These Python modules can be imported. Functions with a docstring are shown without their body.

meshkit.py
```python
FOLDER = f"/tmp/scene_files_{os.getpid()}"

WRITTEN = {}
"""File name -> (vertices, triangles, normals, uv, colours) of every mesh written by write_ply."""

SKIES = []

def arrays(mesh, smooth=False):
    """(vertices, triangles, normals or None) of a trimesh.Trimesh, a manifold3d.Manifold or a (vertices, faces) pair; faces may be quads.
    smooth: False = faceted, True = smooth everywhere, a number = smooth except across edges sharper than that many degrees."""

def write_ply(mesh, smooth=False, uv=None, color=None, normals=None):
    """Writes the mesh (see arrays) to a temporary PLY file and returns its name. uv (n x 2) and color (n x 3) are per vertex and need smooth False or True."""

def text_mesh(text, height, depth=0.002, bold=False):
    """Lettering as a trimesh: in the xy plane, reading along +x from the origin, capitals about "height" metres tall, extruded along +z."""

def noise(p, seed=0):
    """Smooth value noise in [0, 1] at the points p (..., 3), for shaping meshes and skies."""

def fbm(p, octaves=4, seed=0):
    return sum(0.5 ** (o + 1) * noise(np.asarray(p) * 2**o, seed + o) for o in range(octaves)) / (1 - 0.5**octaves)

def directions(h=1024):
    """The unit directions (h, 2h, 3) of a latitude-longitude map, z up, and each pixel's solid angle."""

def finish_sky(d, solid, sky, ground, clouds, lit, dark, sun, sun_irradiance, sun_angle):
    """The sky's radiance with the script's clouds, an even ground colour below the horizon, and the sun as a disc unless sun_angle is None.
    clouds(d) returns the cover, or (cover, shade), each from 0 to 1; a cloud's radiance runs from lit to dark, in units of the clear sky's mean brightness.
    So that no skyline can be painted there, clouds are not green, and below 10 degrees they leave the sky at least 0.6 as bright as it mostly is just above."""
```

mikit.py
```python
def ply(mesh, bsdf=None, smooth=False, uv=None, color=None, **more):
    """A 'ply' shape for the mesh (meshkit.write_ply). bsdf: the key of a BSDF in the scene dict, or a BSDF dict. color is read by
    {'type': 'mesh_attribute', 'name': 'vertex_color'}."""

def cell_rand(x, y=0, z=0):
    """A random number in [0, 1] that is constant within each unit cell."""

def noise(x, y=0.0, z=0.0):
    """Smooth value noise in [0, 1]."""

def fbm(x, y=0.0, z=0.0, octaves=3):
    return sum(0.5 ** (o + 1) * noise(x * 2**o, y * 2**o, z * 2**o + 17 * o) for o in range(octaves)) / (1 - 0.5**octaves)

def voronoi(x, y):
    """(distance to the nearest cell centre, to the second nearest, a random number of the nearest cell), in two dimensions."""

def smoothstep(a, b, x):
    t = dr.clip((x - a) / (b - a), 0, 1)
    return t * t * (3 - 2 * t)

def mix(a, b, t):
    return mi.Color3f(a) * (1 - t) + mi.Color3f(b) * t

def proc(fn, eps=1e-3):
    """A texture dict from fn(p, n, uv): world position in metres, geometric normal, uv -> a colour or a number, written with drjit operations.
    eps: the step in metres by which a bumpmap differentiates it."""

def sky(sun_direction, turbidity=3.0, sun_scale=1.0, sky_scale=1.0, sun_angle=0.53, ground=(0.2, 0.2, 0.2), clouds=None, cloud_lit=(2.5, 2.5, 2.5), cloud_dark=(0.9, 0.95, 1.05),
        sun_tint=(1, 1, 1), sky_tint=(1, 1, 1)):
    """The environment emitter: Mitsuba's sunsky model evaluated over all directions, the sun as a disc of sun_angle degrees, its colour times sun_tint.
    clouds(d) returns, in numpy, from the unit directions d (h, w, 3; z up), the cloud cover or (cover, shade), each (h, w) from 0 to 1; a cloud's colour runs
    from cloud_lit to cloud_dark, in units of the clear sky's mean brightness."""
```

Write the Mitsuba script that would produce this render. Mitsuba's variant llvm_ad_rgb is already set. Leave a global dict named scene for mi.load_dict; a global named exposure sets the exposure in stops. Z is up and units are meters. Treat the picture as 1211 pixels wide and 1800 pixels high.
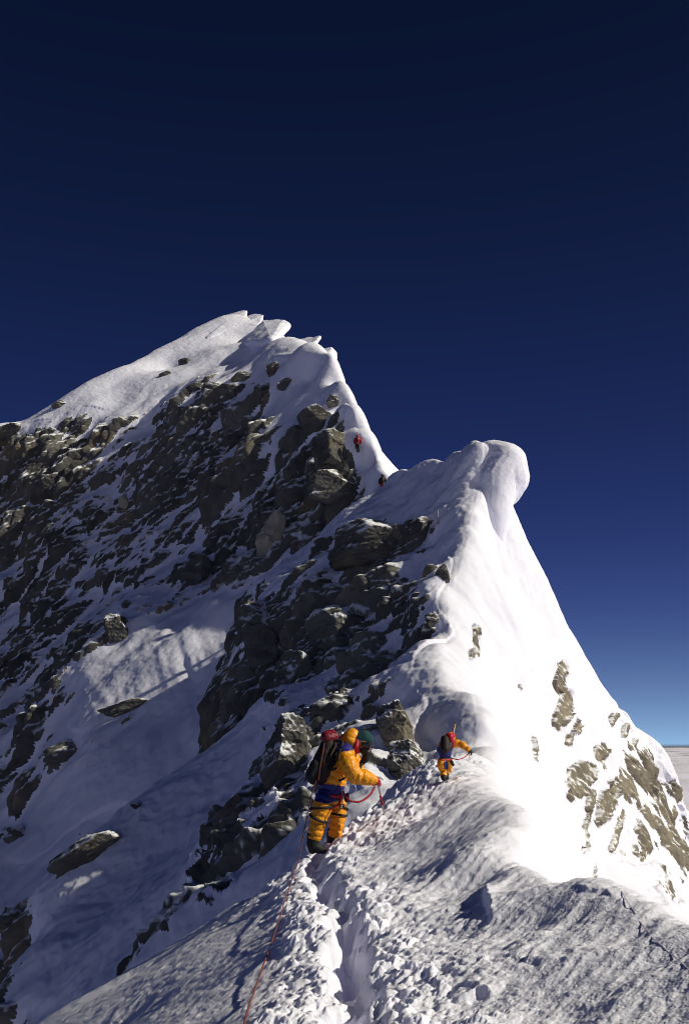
import math, random
import numpy as np, trimesh, manifold3d as m3, drjit as dr
import mitsuba as mi, mikit, meshkit
from scipy.interpolate import RBFInterpolator
from scipy.ndimage import zoom, gaussian_filter, map_coordinates
from scipy.spatial import cKDTree
from scipy.sparse import coo_matrix
from scipy.sparse.csgraph import connected_components

T = mi.ScalarTransform4f
scene, labels = {}, {}

# ------------------------------------------------------------------ camera, sky, exposure
PITCH, FOC = math.radians(13.2), 1750.0          # focal length in pixels of a 1211 x 1800 frame
scene['camera'] = {'type': 'perspective', 'fov': math.degrees(2 * math.atan(900 / FOC)), 'fov_axis': 'y',
                   'near_clip': 0.1, 'far_clip': 2000000.0,
                   'to_world': T().look_at([0, 0, 0], [0, math.cos(PITCH), math.sin(PITCH)], [0, 0, 1])}
SUN = (0.81, -0.18, 0.555)


def high_air(d):
    """Thin air seen from very high up: dark overhead, a deep blue belt that pales to a bright haze at the horizon."""
    e = np.degrees(np.arcsin(np.clip(d[..., 2], -1, 1)))
    return np.exp(-np.maximum(e, 0) / 11.5), 1 - np.exp(-np.maximum(e, 0) / 4.0)


scene['sky'] = mikit.sky(SUN, turbidity=2.0, sun_scale=1.0, sky_scale=0.07, ground=(0.15, 0.15, 0.18), sky_tint=(0.42, 0.57, 1.0), sun_tint=(0.97, 1.15, 1.34),
                         clouds=high_air, cloud_lit=(25, 43, 66), cloud_dark=(3.3, 6.0, 31))
exposure = 1.5


def at(px, py, y):
    """World point that lies y metres ahead of the photographer's eye (origin) in the sight line (px, py)."""
    dx, dz = (px - 605.5) / FOC, -(py - 900) / FOC
    fy, fz = math.cos(PITCH) - dz * math.sin(PITCH), math.sin(PITCH) + dz * math.cos(PITCH)
    return np.array([dx / fy * y, y, fz / fy * y])


def unit(v):
    v = np.asarray(v, float)
    return v / np.linalg.norm(v)


# ------------------------------------------------------------------ materials
def P(**k):
    return {'type': 'principled', **k}


def snow_color(p, n, uv):
    a = mikit.fbm(p.x * 0.7, p.y * 0.7, p.z * 0.7, 3)
    return mikit.mix((0.785, 0.78, 0.92), (0.835, 0.83, 0.95), a)


def snow_bump(p, n, uv):
    return mikit.fbm(p.x * 14, p.y * 14, p.z * 14, 3) + 0.35 * mikit.noise(p.x * 90, p.y * 90, p.z * 90)


def far_bump(p, n, uv):
    return mikit.fbm(p.x * 3, p.y * 3, p.z * 3, 4)


scene['snow_near'] = {'type': 'twosided', 'b': {'type': 'bumpmap', 't': mikit.proc(snow_bump, 4e-3), 'scale': 0.012,
                      'b': {'type': 'diffuse', 'reflectance': mikit.proc(snow_color)}}}
scene['snow_far'] = {'type': 'twosided', 'b': {'type': 'bumpmap', 't': mikit.proc(far_bump, 2e-2), 'scale': 0.04,
                     'b': {'type': 'diffuse', 'reflectance': mikit.proc(snow_color)}}}


def rock_bump(p, n, uv):
    return mikit.fbm(p.x * 2.2, p.y * 2.2, p.z * 5, 5)


scene['rock'] = {'type': 'twosided', 'b': {'type': 'bumpmap', 't': mikit.proc(rock_bump, 1e-2), 'scale': 0.16,
                 'b': {'type': 'diffuse', 'reflectance': {'type': 'mesh_attribute', 'name': 'vertex_color'}}}}


# ------------------------------------------------------------------ mesh helpers
def vnormals(v, f):
    n = np.zeros_like(v)
    fn = np.cross(v[f[:, 1]] - v[f[:, 0]], v[f[:, 2]] - v[f[:, 0]])
    for k in range(3):
        for c in range(3):
            n[:, c] += np.bincount(f[:, k], fn[:, c], len(v))
    return n / np.maximum(np.linalg.norm(n, axis=1, keepdims=True), 1e-20)


def put(key, v, f, bsdf, n=None, color=None, facet=False):
    """One ply entry from the faces f of a larger vertex pool, keeping the pool's normals."""
    used, inv = np.unique(f, return_inverse=True)
    n = vnormals(v, f) if n is None else n
    path = meshkit.write_ply((v[used], inv.reshape(-1, 3)), False, None, None if color is None else color[used], normals=None if facet else n[used])
    scene[key] = {'type': 'ply', 'filename': path, 'face_normals': facet, 'bsdf': {'type': 'ref', 'id': bsdf}}


def grid_faces(nr, nc):
    i = (np.arange(nr - 1)[:, None] * nc + np.arange(nc - 1)[None]).ravel()
    return np.vstack([np.stack([i, i + 1, i + nc + 1], 1), np.stack([i, i + nc + 1, i + nc], 1)])


def fb(p, s, oct=4, seed=0):
    return meshkit.fbm(np.asarray(p) * s, oct, seed) * 2 - 1


def blocks(q, size, aspect, amp, tilt, seed, k=4, rim=2.0):
    """Angular slabs: q (n,2) in metres with axis 0 along the strata. Returns height and the id of the winning slab."""
    rng = np.random.default_rng(seed)
    s = np.array([size * aspect, size])
    u = q / s
    base = np.unique(np.floor(u).astype(int), axis=0)
    base = np.unique((base[:, None] + np.array([[i, j] for i in (-1, 0, 1) for j in (-1, 0, 1)])[None]).reshape(-1, 2), axis=0)
    c = base + 0.5 + rng.uniform(-0.5, 0.5, base.shape)
    m = len(c)
    off, tl = rng.normal(0, amp, m), rng.normal(0, tilt, (m, 2))
    ang, r = rng.normal(0, 0.35, m), rng.uniform(0.28, 0.62, (m, 2))
    ids = cKDTree(c).query(u, k=k)[1]

    best, who = np.full(len(q), -1e9), np.zeros(len(q), int)
    for j in range(k):
        i = ids[:, j]
        d = u - c[i]
        ca, sa = np.cos(ang[i]), np.sin(ang[i])
        d = np.stack([ca * d[:, 0] + sa * d[:, 1], -sa * d[:, 0] + ca * d[:, 1]], 1)
        out = np.maximum(np.maximum(np.abs(d[:, 0]) - r[i, 0], np.abs(d[:, 1]) - r[i, 1]), (np.abs(d).sum(1) - r[i].sum(1) * 0.75) * 0.8)
        h = off[i] + (tl[i] * d * s).sum(1) - rim * amp * np.maximum(out, 0) / 0.25
        w = h > best
        best, who = np.where(w, h, best), np.where(w, i, who)
    return best, who


def thin(p, r):
    """Drops points that come within r (in plan) of an earlier one."""
    drop = np.zeros(len(p), bool)
    for i, j in sorted(cKDTree(p[:, :2]).query_pairs(r)):
        if not drop[i]:
            drop[j] = True
    return p[~drop]


class Mass:
    """A piece of mountain as a height field over a tilted plane: control points, RBF base shape, rock slabs flooded by snow."""

    def __init__(self, normal, pts, step, smooth_m, skirts=(), pad=0.5, kernel='linear'):
        self.N = unit(normal)
        self.A = unit(np.array([1.0, 0, 0]) - self.N[0] * self.N)
        self.B = np.cross(self.N, self.A)
        pts = np.array(pts)
        self.O = pts.mean(0)
        loc = self.local(pts)
        sk = [(self.local(p) + np.array(d, float), 0.75 * math.hypot(*d[:2])) for p, ds in skirts for d in ds]
        loc = thin(np.vstack([loc] + [k[cKDTree(loc[:, :2]).query(k[:, :2])[0] > r] for k, r in sk]), 0.35)
        lo, hi = loc[:, :2].min(0) - pad, loc[:, :2].max(0) + pad
        self.lo, self.step = lo, step
        self.nr, self.nc = int((hi[1] - lo[1]) / step) + 1, int((hi[0] - lo[0]) / step) + 1
        cs = 4
        ca, cb = np.arange(0, self.nc + cs, cs), np.arange(0, self.nr + cs, cs)
        ga, gb = np.meshgrid(lo[0] + ca * step, lo[1] + cb * step)
        rb = RBFInterpolator(loc[:, :2], loc[:, 2], kernel=kernel, smoothing=0.02)
        h = rb(np.stack([ga.ravel(), gb.ravel()], 1)).reshape(ga.shape)
        h = gaussian_filter(h, smooth_m / (step * cs))
        r, c = np.meshgrid(np.arange(self.nr) / cs, np.arange(self.nc) / cs, indexing='ij')
        self.h = map_coordinates(h, [r, c], order=3, mode='nearest')
        self.a, self.b = np.meshgrid(lo[0] + np.arange(self.nc) * step, lo[1] + np.arange(self.nr) * step)
        self.ab = np.stack([self.a.ravel(), self.b.ravel()], 1)

    def local(self, p):
        d = np.asarray(p) - self.O
        return np.stack([d @ self.A, d @ self.B, d @ self.N], -1)

    def world(self, h):
        return self.O + self.a[..., None] * self.A + self.b[..., None] * self.B + h[..., None] * self.N

    def field(self, pts, vals, smooth_m, hit=None):
        """A scalar spread smoothly over the mass from scattered values."""
        loc, cs = np.array([hit(*p) if len(p) == 2 else self.local(p)[:2] for p in pts]), 6
        w = thin(np.c_[loc, np.arange(len(loc))], 0.15)
        loc, vals = w[:, :2], np.array(vals, float)[w[:, 2].astype(int)]
        ga, gb = np.meshgrid(self.lo[0] + np.arange(0, self.nc + cs, cs) * self.step, self.lo[1] + np.arange(0, self.nr + cs, cs) * self.step)
        g = RBFInterpolator(loc, vals, kernel='linear', smoothing=0.05)(np.stack([ga.ravel(), gb.ravel()], 1)).reshape(ga.shape)
        g = gaussian_filter(g, smooth_m / (self.step * cs))
        r, c = np.meshgrid(np.arange(self.nr) / cs, np.arange(self.nc) / cs, indexing='ij')
        return map_coordinates(g, [r, c], order=1, mode='nearest')

    def strata(self, flank, bed, warp=1.2, ws=0.12, seed=0):
        """Smooth base points and normals, and coordinates in the plane of the flank: axis 0 runs along the beds, gently warped."""
        base = self.world(self.h)
        n = np.cross(np.gradient(gaussian_filter(base, (5, 5, 0)), axis=1), np.gradient(gaussian_filter(base, (5, 5, 0)), axis=0))
        n = gaussian_filter(n / np.linalg.norm(n, axis=-1, keepdims=True), (6, 6, 0))
        n /= np.linalg.norm(n, axis=-1, keepdims=True)
        fl = unit(flank)
        u = unit(np.array(bed, float) - fl * np.dot(fl, bed))
        p3 = base.reshape(-1, 3)
        q = np.stack([p3 @ u, p3 @ np.cross(fl, u)], 1)
        return base, n, q + warp * np.stack([fb(p3, ws, 3, seed), fb(p3, ws, 3, seed + 9)], 1)

    def looker(self, base):
        """px, py -> plane coordinates of the first point of the base surface met there."""
        v = base.reshape(-1, 3)
        fy, fz = v[:, 1] * math.cos(PITCH) + v[:, 2] * math.sin(PITCH), -v[:, 1] * math.sin(PITCH) + v[:, 2] * math.cos(PITCH)
        scr = np.c_[605.5 + FOC * v[:, 0] / fy, 900 - FOC * fz / fy]
        ok = np.nonzero((v[:, 1] > 5) & (np.abs(scr).max(1) < 3000))[0]
        kd = cKDTree(scr[ok])

        def hit(x, y):
            i = ok[kd.query([x, y], k=12)[1]]
            return self.ab[i[np.argmin(v[i, 1])]]
        return hit

    def spots(self, base, rows, seed, scale=1.0):
        """0..1 where rock ribs break through: rows of (px, py, w, h, tilt) as seen by the photographer, laid on the base surface."""
        v = base.reshape(-1, 3)
        hit, out = self.looker(base), np.zeros(len(v))
        wob = 0.45 * fb(v, 0.8, 4, seed) + 0.3 * fb(v, 3.0, 3, seed + 1)
        for x, y, w, h, tilt in rows:
            t, w, h = math.radians(tilt), w * scale, h * scale
            ux, uy = np.array([math.cos(t), -math.sin(t)]) * w / 2, np.array([math.sin(t), math.cos(t)]) * h / 2
            c = hit(x, y)
            A = np.stack([(hit(x + ux[0], y + ux[1]) - hit(x - ux[0], y - ux[1])) / 2, (hit(x + uy[0], y + uy[1]) - hit(x - uy[0], y - uy[1])) / 2], 1)
            if abs(np.linalg.det(A)) < 1e-4:
                continue
            e = (self.ab - c) @ np.linalg.inv(A).T
            near = np.abs(e).max(1) < 2.5
            r = (np.abs(e[near]) ** 2.6).sum(1) ** (1 / 2.6) + wob[near]
            k = np.clip((1.25 - r) / 0.45, 0, 1)
            out[near] = np.maximum(out[near], k * k * (3 - 2 * k))
        return out.reshape(self.h.shape)

    def seen(self, v, margin=110, floor=1880):
        """Vertices worth keeping: what a step to the side of the photographer could still show."""
        fy, fz = v[..., 1] * math.cos(PITCH) + v[..., 2] * math.sin(PITCH), -v[..., 1] * math.sin(PITCH) + v[..., 2] * math.cos(PITCH)
        px, py = 605.5 + FOC * v[..., 0] / fy, 900 - FOC * fz / fy
        g = np.cross(np.gradient(gaussian_filter(v, (4, 4, 0)), axis=1), np.gradient(gaussian_filter(v, (4, 4, 0)), axis=0))
        turned = (g * v).sum(-1) / (np.linalg.norm(g, axis=-1) * np.linalg.norm(v, axis=-1) + 1e-9)
        return (px > -margin) & (px < 1211 + margin) & (py < floor) & (turned < 0.5)


SEEN = []


def note_ground(v):
    v = v.reshape(-1, 3)
    v = v[(v[:, 1] > 2)]
    fy, fz = v[:, 1] * math.cos(PITCH) + v[:, 2] * math.sin(PITCH), -v[:, 1] * math.sin(PITCH) + v[:, 2] * math.cos(PITCH)
    SEEN.append(np.c_[605.5 + FOC * v[:, 0] / fy, 900 - FOC * fz / fy, v[:, 1]])


def finish_mass(name, M, v, rock, tone, cell, snow_bsdf, min_faces, keep=None, most=300):
    """Snow sheet + every rock outcrop as a part of its own."""
    v = v.reshape(-1, 3)
    f = grid_faces(M.nr, M.nc)
    if keep is not None:
        kept = keep.ravel()[f].all(1)
        f = f[kept]
    n = vnormals(v, f)
    note_ground(v)
    R = rock.astype(int)
    cellq = (R[:-1, :-1] + R[1:, :-1] + R[:-1, 1:] + R[1:, 1:] >= 2).ravel()                # whole quads, so that steep edges stay clean
    rk = np.r_[cellq, cellq]
    if keep is not None:
        rk = rk[kept]
    put(name, v, f[~rk], snow_bsdf, n)
    labels[name] = {'kind': 'structure'}
    fr = f[rk]
    c = cell.ravel()
    e = np.vstack([fr[:, [0, 1]], fr[:, [1, 2]], fr[:, [2, 0]]])
    same = c[e[:, 0]] == c[e[:, 1]]
    e = e[same]
    comp = connected_components(coo_matrix((np.ones(len(e)), (e[:, 0], e[:, 1])), shape=(len(v), len(v))), directed=False)[1]
    lab = comp[fr[:, 0]]
    ids, cnt = np.unique(lab, return_counts=True)
    big = [i for i in ids[np.argsort(-cnt)] if cnt[np.searchsorted(ids, i)] >= min_faces][:most]
    for k, i in enumerate(big):
        put(f'{name}__outcrop' + (f'_{k:03d}' if k else ''), v, fr[lab == i], 'rock', n, tone, True)
    rest = ~np.isin(lab, big)
    if rest.any():
        put(f'{name}__scattered_rock', v, fr[rest], 'rock', n, tone, True)
        labels[f'{name}__scattered_rock'] = {'kind': 'stuff'}
    print(name, M.nr, M.nc, 'faces', len(f), 'outcrops', len(big), 'rest', rest.sum())


def off(p, *d):
    return [np.asarray(q) + np.array(d, float) for q in p]


def AT(rows):
    return [at(*r[:3]) for r in rows]


def dense(p, gap):
    """A polyline of world points resampled so that neighbours are at most gap metres apart."""
    out = []
    for a, b in zip(p[:-1], p[1:]):
        k = max(1, int(math.ceil(np.linalg.norm(np.subtract(b, a)) / gap)))
        out += [np.asarray(a) + (np.subtract(b, a)) * i / k for i in range(k)]
    return out + [np.asarray(p[-1])]


def rock_tone(v, n, cell_a, cell_b, dark, warm, dust, seed, dfreq=2.4, q=None):
    """Per-vertex rock colour: bed by bed variation, ochre patches, rime and powder caught on upward facets."""
    rng = np.random.default_rng(seed)
    ra, rb = rng.uniform(0, 1, cell_a.max() + 1)[cell_a], rng.uniform(0, 1, cell_b.max() + 1)[cell_b]
    t = np.clip(0.45 * ra + 0.35 * rb + 0.35 * (fb(v, 0.9, 4, seed)), 0, 1)[:, None]
    col = np.array(dark) * (1 - t) + np.array(warm) * t
    ochre = np.clip(fb(v, 0.22, 3, seed + 3) * 3 - 0.6, 0, 1)[:, None] * 0.5
    col = col * (1 - ochre) + np.array([0.27, 0.215, 0.14]) * ochre
    lines = 0.0 if q is None else 0.75 * fb(np.c_[q[:, 0] * 0.35, q[:, 1] * 1.6, q[:, 0] * 0], dfreq * 0.55, 4, seed + 6)
    d = np.clip((n[:, 2] - 0.42 + 0.7 * fb(v, dfreq, 4, seed + 5) + lines + dust) * 5, 0, 1)[:, None]
    return col * (1 - d) + np.array([0.82, 0.82, 0.85]) * d


DARK, WARM = (0.062, 0.061, 0.062), (0.185, 0.177, 0.162)

# ------------------------------------------------------------------ the summit face (far)
sky_pts = AT([(-150, 812, 139), (-60, 765, 138), (0, 747, 138), (33, 743, 138), (92, 715, 139), (165, 675, 141), (211, 649, 142), (264, 623, 146), (317, 596, 151), (363, 571, 156),
              (400, 556, 160), (425, 551, 158), (450, 562, 153), (470, 570, 149), (490, 594, 144), (508, 600, 140), (538, 606, 132), (561, 621, 125.5), (580, 632, 120), (590, 650, 114)])
east_s = AT([(603, 649, 111), (614, 678, 109), (624, 701, 107), (641, 725, 105), (650, 744, 103.5), (660, 771, 101), (674, 797, 96), (692, 829, 92), (720, 880, 89), (750, 940, 86)])
sky_pts, east_s = dense(sky_pts, 3.5), dense(east_s, 2.5)
S_pts = sky_pts + east_s + AT([
    (595, 690, 108), (605, 740, 103), (630, 790, 98), (648, 830, 93), (665, 860, 90), (690, 900, 88),
    (-200, 900, 137), (100, 740, 135), (200, 690, 136), (300, 650, 142), (430, 600, 146), (430, 640, 134), (520, 640, 119), (550, 680, 111),
    (130, 760, 133), (330, 700, 130), (450, 690, 121), (560, 730, 106),
    (0, 850, 134), (150, 850, 128), (300, 830, 120), (430, 820, 110), (540, 830, 100), (600, 810, 98), (630, 870, 90),
    (-200, 1000, 138), (0, 1000, 128), (150, 1000, 118), (300, 980, 109), (430, 960, 101), (560, 930, 94), (400, 1045, 95),
    (0, 1150, 116), (150, 1130, 104), (400, 1120, 90.5), (500, 1080, 88), (395, 1058, 92), (345, 1100, 92), (300, 1130, 91.5), (250, 1165, 91), (200, 1220, 89.5), (140, 1290, 88), (215, 1070, 103), (270, 1050, 103), (340, 1020, 101), (90, 1250, 98),
    (-200, 1300, 112), (0, 1300, 101), (230, 1262, 88), (350, 1200, 87), (350, 1280, 82), (430, 1250, 79), (480, 1300, 76),
    (0, 1500, 90), (100, 1390, 88), (150, 1450, 83), (300, 1400, 79), (300, 1450, 78), (400, 1400, 75), (-200, 1700, 86), (0, 1750, 74), (200, 1700, 70), (200, 1850, 62), (0, 1950, 62), (-200, 1950, 70),
    (600, 1000, 89), (700, 1000, 89), (650, 1200, 82), (550, 1500, 75)])
S = Mass((-0.08, -0.62, 0.78), S_pts, 0.148, 0.45, [(sky_pts, [(0, 2, -1.7), (0, 6, -9), (1, 14, -28)]), (east_s, [(0.5, 0.3, -5), (1.5, 1, -18), (4, 2, -50)]), (sky_pts[-3:] + east_s[:2], [(5, 8, -24), (10, 14, -50)])])
Scp = [(p, 4) for p in sky_pts + off(sky_pts, 0, 8, -7) + east_s] + [(r[:2], r[3]) for r in [
    (100, 725, 146, 3), (200, 690, 141, 3), (300, 650, 136, 3), (380, 620, 131, 3), (470, 610, 126, 3), (540, 650, 113, 3), (520, 700, 111, 1.5), (575, 690, 108, 2.5), (640, 760, 102, 3), (655, 830, 94, 3),
    (0, 760, 149, -0.8), (60, 760, 147, -0.8), (130, 735, 144, -0.1), (250, 720, 134, 0.5), (330, 680, 130, 0.4), (400, 650, 127, 0.7), (460, 660, 121, 0.35), (490, 730, 112, 0.6), (430, 740, 115, -0.6), (370, 740, 119, -0.4),
    (560, 740, 105, -0.9), (600, 720, 105, -0.6), (590, 790, 100, -1.6), (560, 860, 97, -1.8), (620, 850, 93, -1.6), (620, 900, 89, -0.5), (500, 830, 103, -0.5), (540, 760, 106, 0.3), (500, 770, 107, 0.2),
    (0, 850, 141, -1.0), (80, 880, 136, -0.9), (150, 820, 133, -0.2), (200, 790, 130, 0.2), (230, 880, 125, -0.5), (300, 790, 123, 0), (300, 860, 118, 0.1), (400, 850, 111, -0.3), (300, 950, 111, 0.0),
    (50, 980, 128, 0.1), (0, 950, 132, -0.6), (120, 980, 121, -0.2), (200, 960, 117, 0), (380, 940, 106, 0.3), (340, 1000, 105, -0.5), (440, 930, 104, -0.8), (480, 960, 97, -0.9), (430, 1010, 98, -1.2), (540, 930, 95, 0.2), (560, 970, 92, 0.5),
    (0, 1080, 122, 0.0), (100, 1060, 116, 0.1), (200, 1040, 111, 0.1), (280, 1040, 107, -0.2), (330, 1050, 102, -0.6), (60, 1150, 114, -0.3), (140, 1110, 110, 0.1), (200, 1120, 106, -0.1), (180, 1180, 104, 0.5), (60, 1230, 108, -0.4), (0, 1230, 110, 0),
    (390, 1090, 94, 4), (340, 1130, 95, 4), (290, 1140, 99, 2), (260, 1190, 98, 4), (200, 1200, 101, 2), (150, 1260, 100, 3), (350, 1230, 88, 4), (420, 1200, 85, 4), (230, 1250, 95, -0.2), (180, 1290, 96, 0.2), (120, 1310, 99, -0.3),
    (200, 1340, 91, 4), (300, 1330, 86, 4), (100, 1390, 95, 4), (300, 1440, 82, 4), (0, 1330, 104, -0.2), (30, 1440, 97, 0.3), (0, 1500, 92, 1), (200, 1440, 87, 0.2), (120, 1500, 87, -0.2), (180, 1480, 85, -0.4), (70, 1530, 87, 1),
    (0, 1650, 81, 0), (30, 1750, 74, -0.4), (-200, 1500, 100, 0), (-200, 1000, 138, 0), (400, 1400, 79, 3), (200, 1700, 72, 2), (600, 1000, 89, 2), (650, 1200, 82, 2)]]


def build_summit():
    p0, nb, q = S.strata((-0.45, -0.6, 0.65), (1, 0.2, 1.0), 1.6, 0.10, 5)
    b1, c1 = blocks(q, 4.6, 2.2, 0.70, 0.12, 11)
    b2, c2 = blocks(q + 0.25 * b1[:, None], 1.15, 2.6, 0.30, 0.2, 12)
    b3, c3 = blocks(q + 0.3 * b2[:, None], 0.45, 2.2, 0.15, 0.3, 13)
    p3 = p0.reshape(-1, 3)
    rock_h = (b1 + b2 + b3 + 0.25 * fb(p3, 0.35, 4, 3) + 0.05 * fb(p3, 2.0, 3, 4)).reshape(S.h.shape)
    rock_h = gaussian_filter(rock_h, 0.6)
    C = S.field([p for p, _ in Scp], [c for _, c in Scp], 0.7, S.looker(p0))
    n0 = fb(np.c_[q[:, 0] * 0.35, q[:, 1], q[:, 0] * 0], 0.45, 4, 21).reshape(S.h.shape)
    soft = gaussian_filter(rock_h, 1.6 / S.step) * 0.75 + gaussian_filter(rock_h, 0.35 / S.step) * 0.25
    base = gaussian_filter(p0 + nb * (rock_h * 0.6)[..., None], (8, 8, 0))
    nz = np.cross(np.gradient(base, axis=1), np.gradient(base, axis=0))
    nz = nz[..., 2] / np.linalg.norm(nz, axis=-1)
    snow_h = soft + C * 0.55 + 0.34 * n0 + 1.5 * (nz - np.median(nz)) * (C < 1.5) + 0.26
    cap = np.clip(C / 2.5, 0, 1)
    snow_h = snow_h * (1 - cap) + (C * 0.55 + 0.10 * n0 + 0.3 * soft) * cap
    fl = fb(np.c_[p3[:, 0] * 0.55 + p3[:, 1] * 0.25, p3[:, 2] * 0.07, p3[:, 1] * 0.05], 1.0, 3, 33).reshape(S.h.shape)
    snow_h += (0.06 * fb(p3, 0.8, 4, 31) + 0.04 * fb(p3, 2.6, 3, 34)).reshape(S.h.shape) + cap * 0.3 * fl * np.clip((26 - p0[..., 2]) / 6, 0.15, 1)
    rock_h = rock_h * (1 - 0.7 * cap)
    rock = rock_h > snow_h
    hgt = np.where(rock, rock_h, snow_h)
    v = p0 + nb * (hgt - np.clip(C, 0, 4) * 0.55)[..., None]
    v2 = v.reshape(-1, 3)
    n = vnormals(v2, grid_faces(S.nr, S.nc))
    tone = rock_tone(v2, n, c1, c2, DARK, WARM, -0.04, 41, 2.4, q)
    finish_mass('summit_slope', S, v, rock, tone, c1, 'snow_far', 60, S.seen(v))


build_summit()

# ------------------------------------------------------------------ the rock pillar and its snow rib (middle distance)
top_m = AT([(693, 829, 80), (708, 823, 77), (722, 820, 75), (730, 826, 72), (765, 808, 69), (798, 794, 65), (831, 776, 61), (851, 772, 59), (870, 790, 58.5), (885, 840, 59)])
east_m = AT([(899, 892, 60), (912, 918, 60.5), (930, 968, 61.5), (957, 1017, 62.5), (973, 1060, 63.5), (1000, 1113, 64.5), (1050, 1193, 66.5), (1101, 1231, 69), (1116, 1274, 70), (1138, 1318, 71), (1172, 1368, 72), (1196, 1424, 72.5), (1230, 1530, 72)])
rib_m = AT([(425, 1075, 76), (422, 1130, 70), (435, 1165, 67), (400, 1230, 65), (392, 1285, 66), (440, 1283, 64), (400, 1310, 64), (330, 1372, 63.5), (250, 1440, 63), (150, 1510, 62), (62, 1570, 61), (40, 1640, 58), (20, 1720, 54), (0, 1800, 50)])
left_m = AT([(693, 829, 80), (670, 862, 80), (645, 888, 80), (605, 905, 81), (570, 935, 80), (535, 990, 79), (480, 1028, 78.5), (432, 1058, 78)])
top_m, east_m, rib_m, left_m = dense(top_m, 1.5), dense(east_m, 1.5), dense(rib_m, 2.0), dense(left_m, 2.0)
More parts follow.
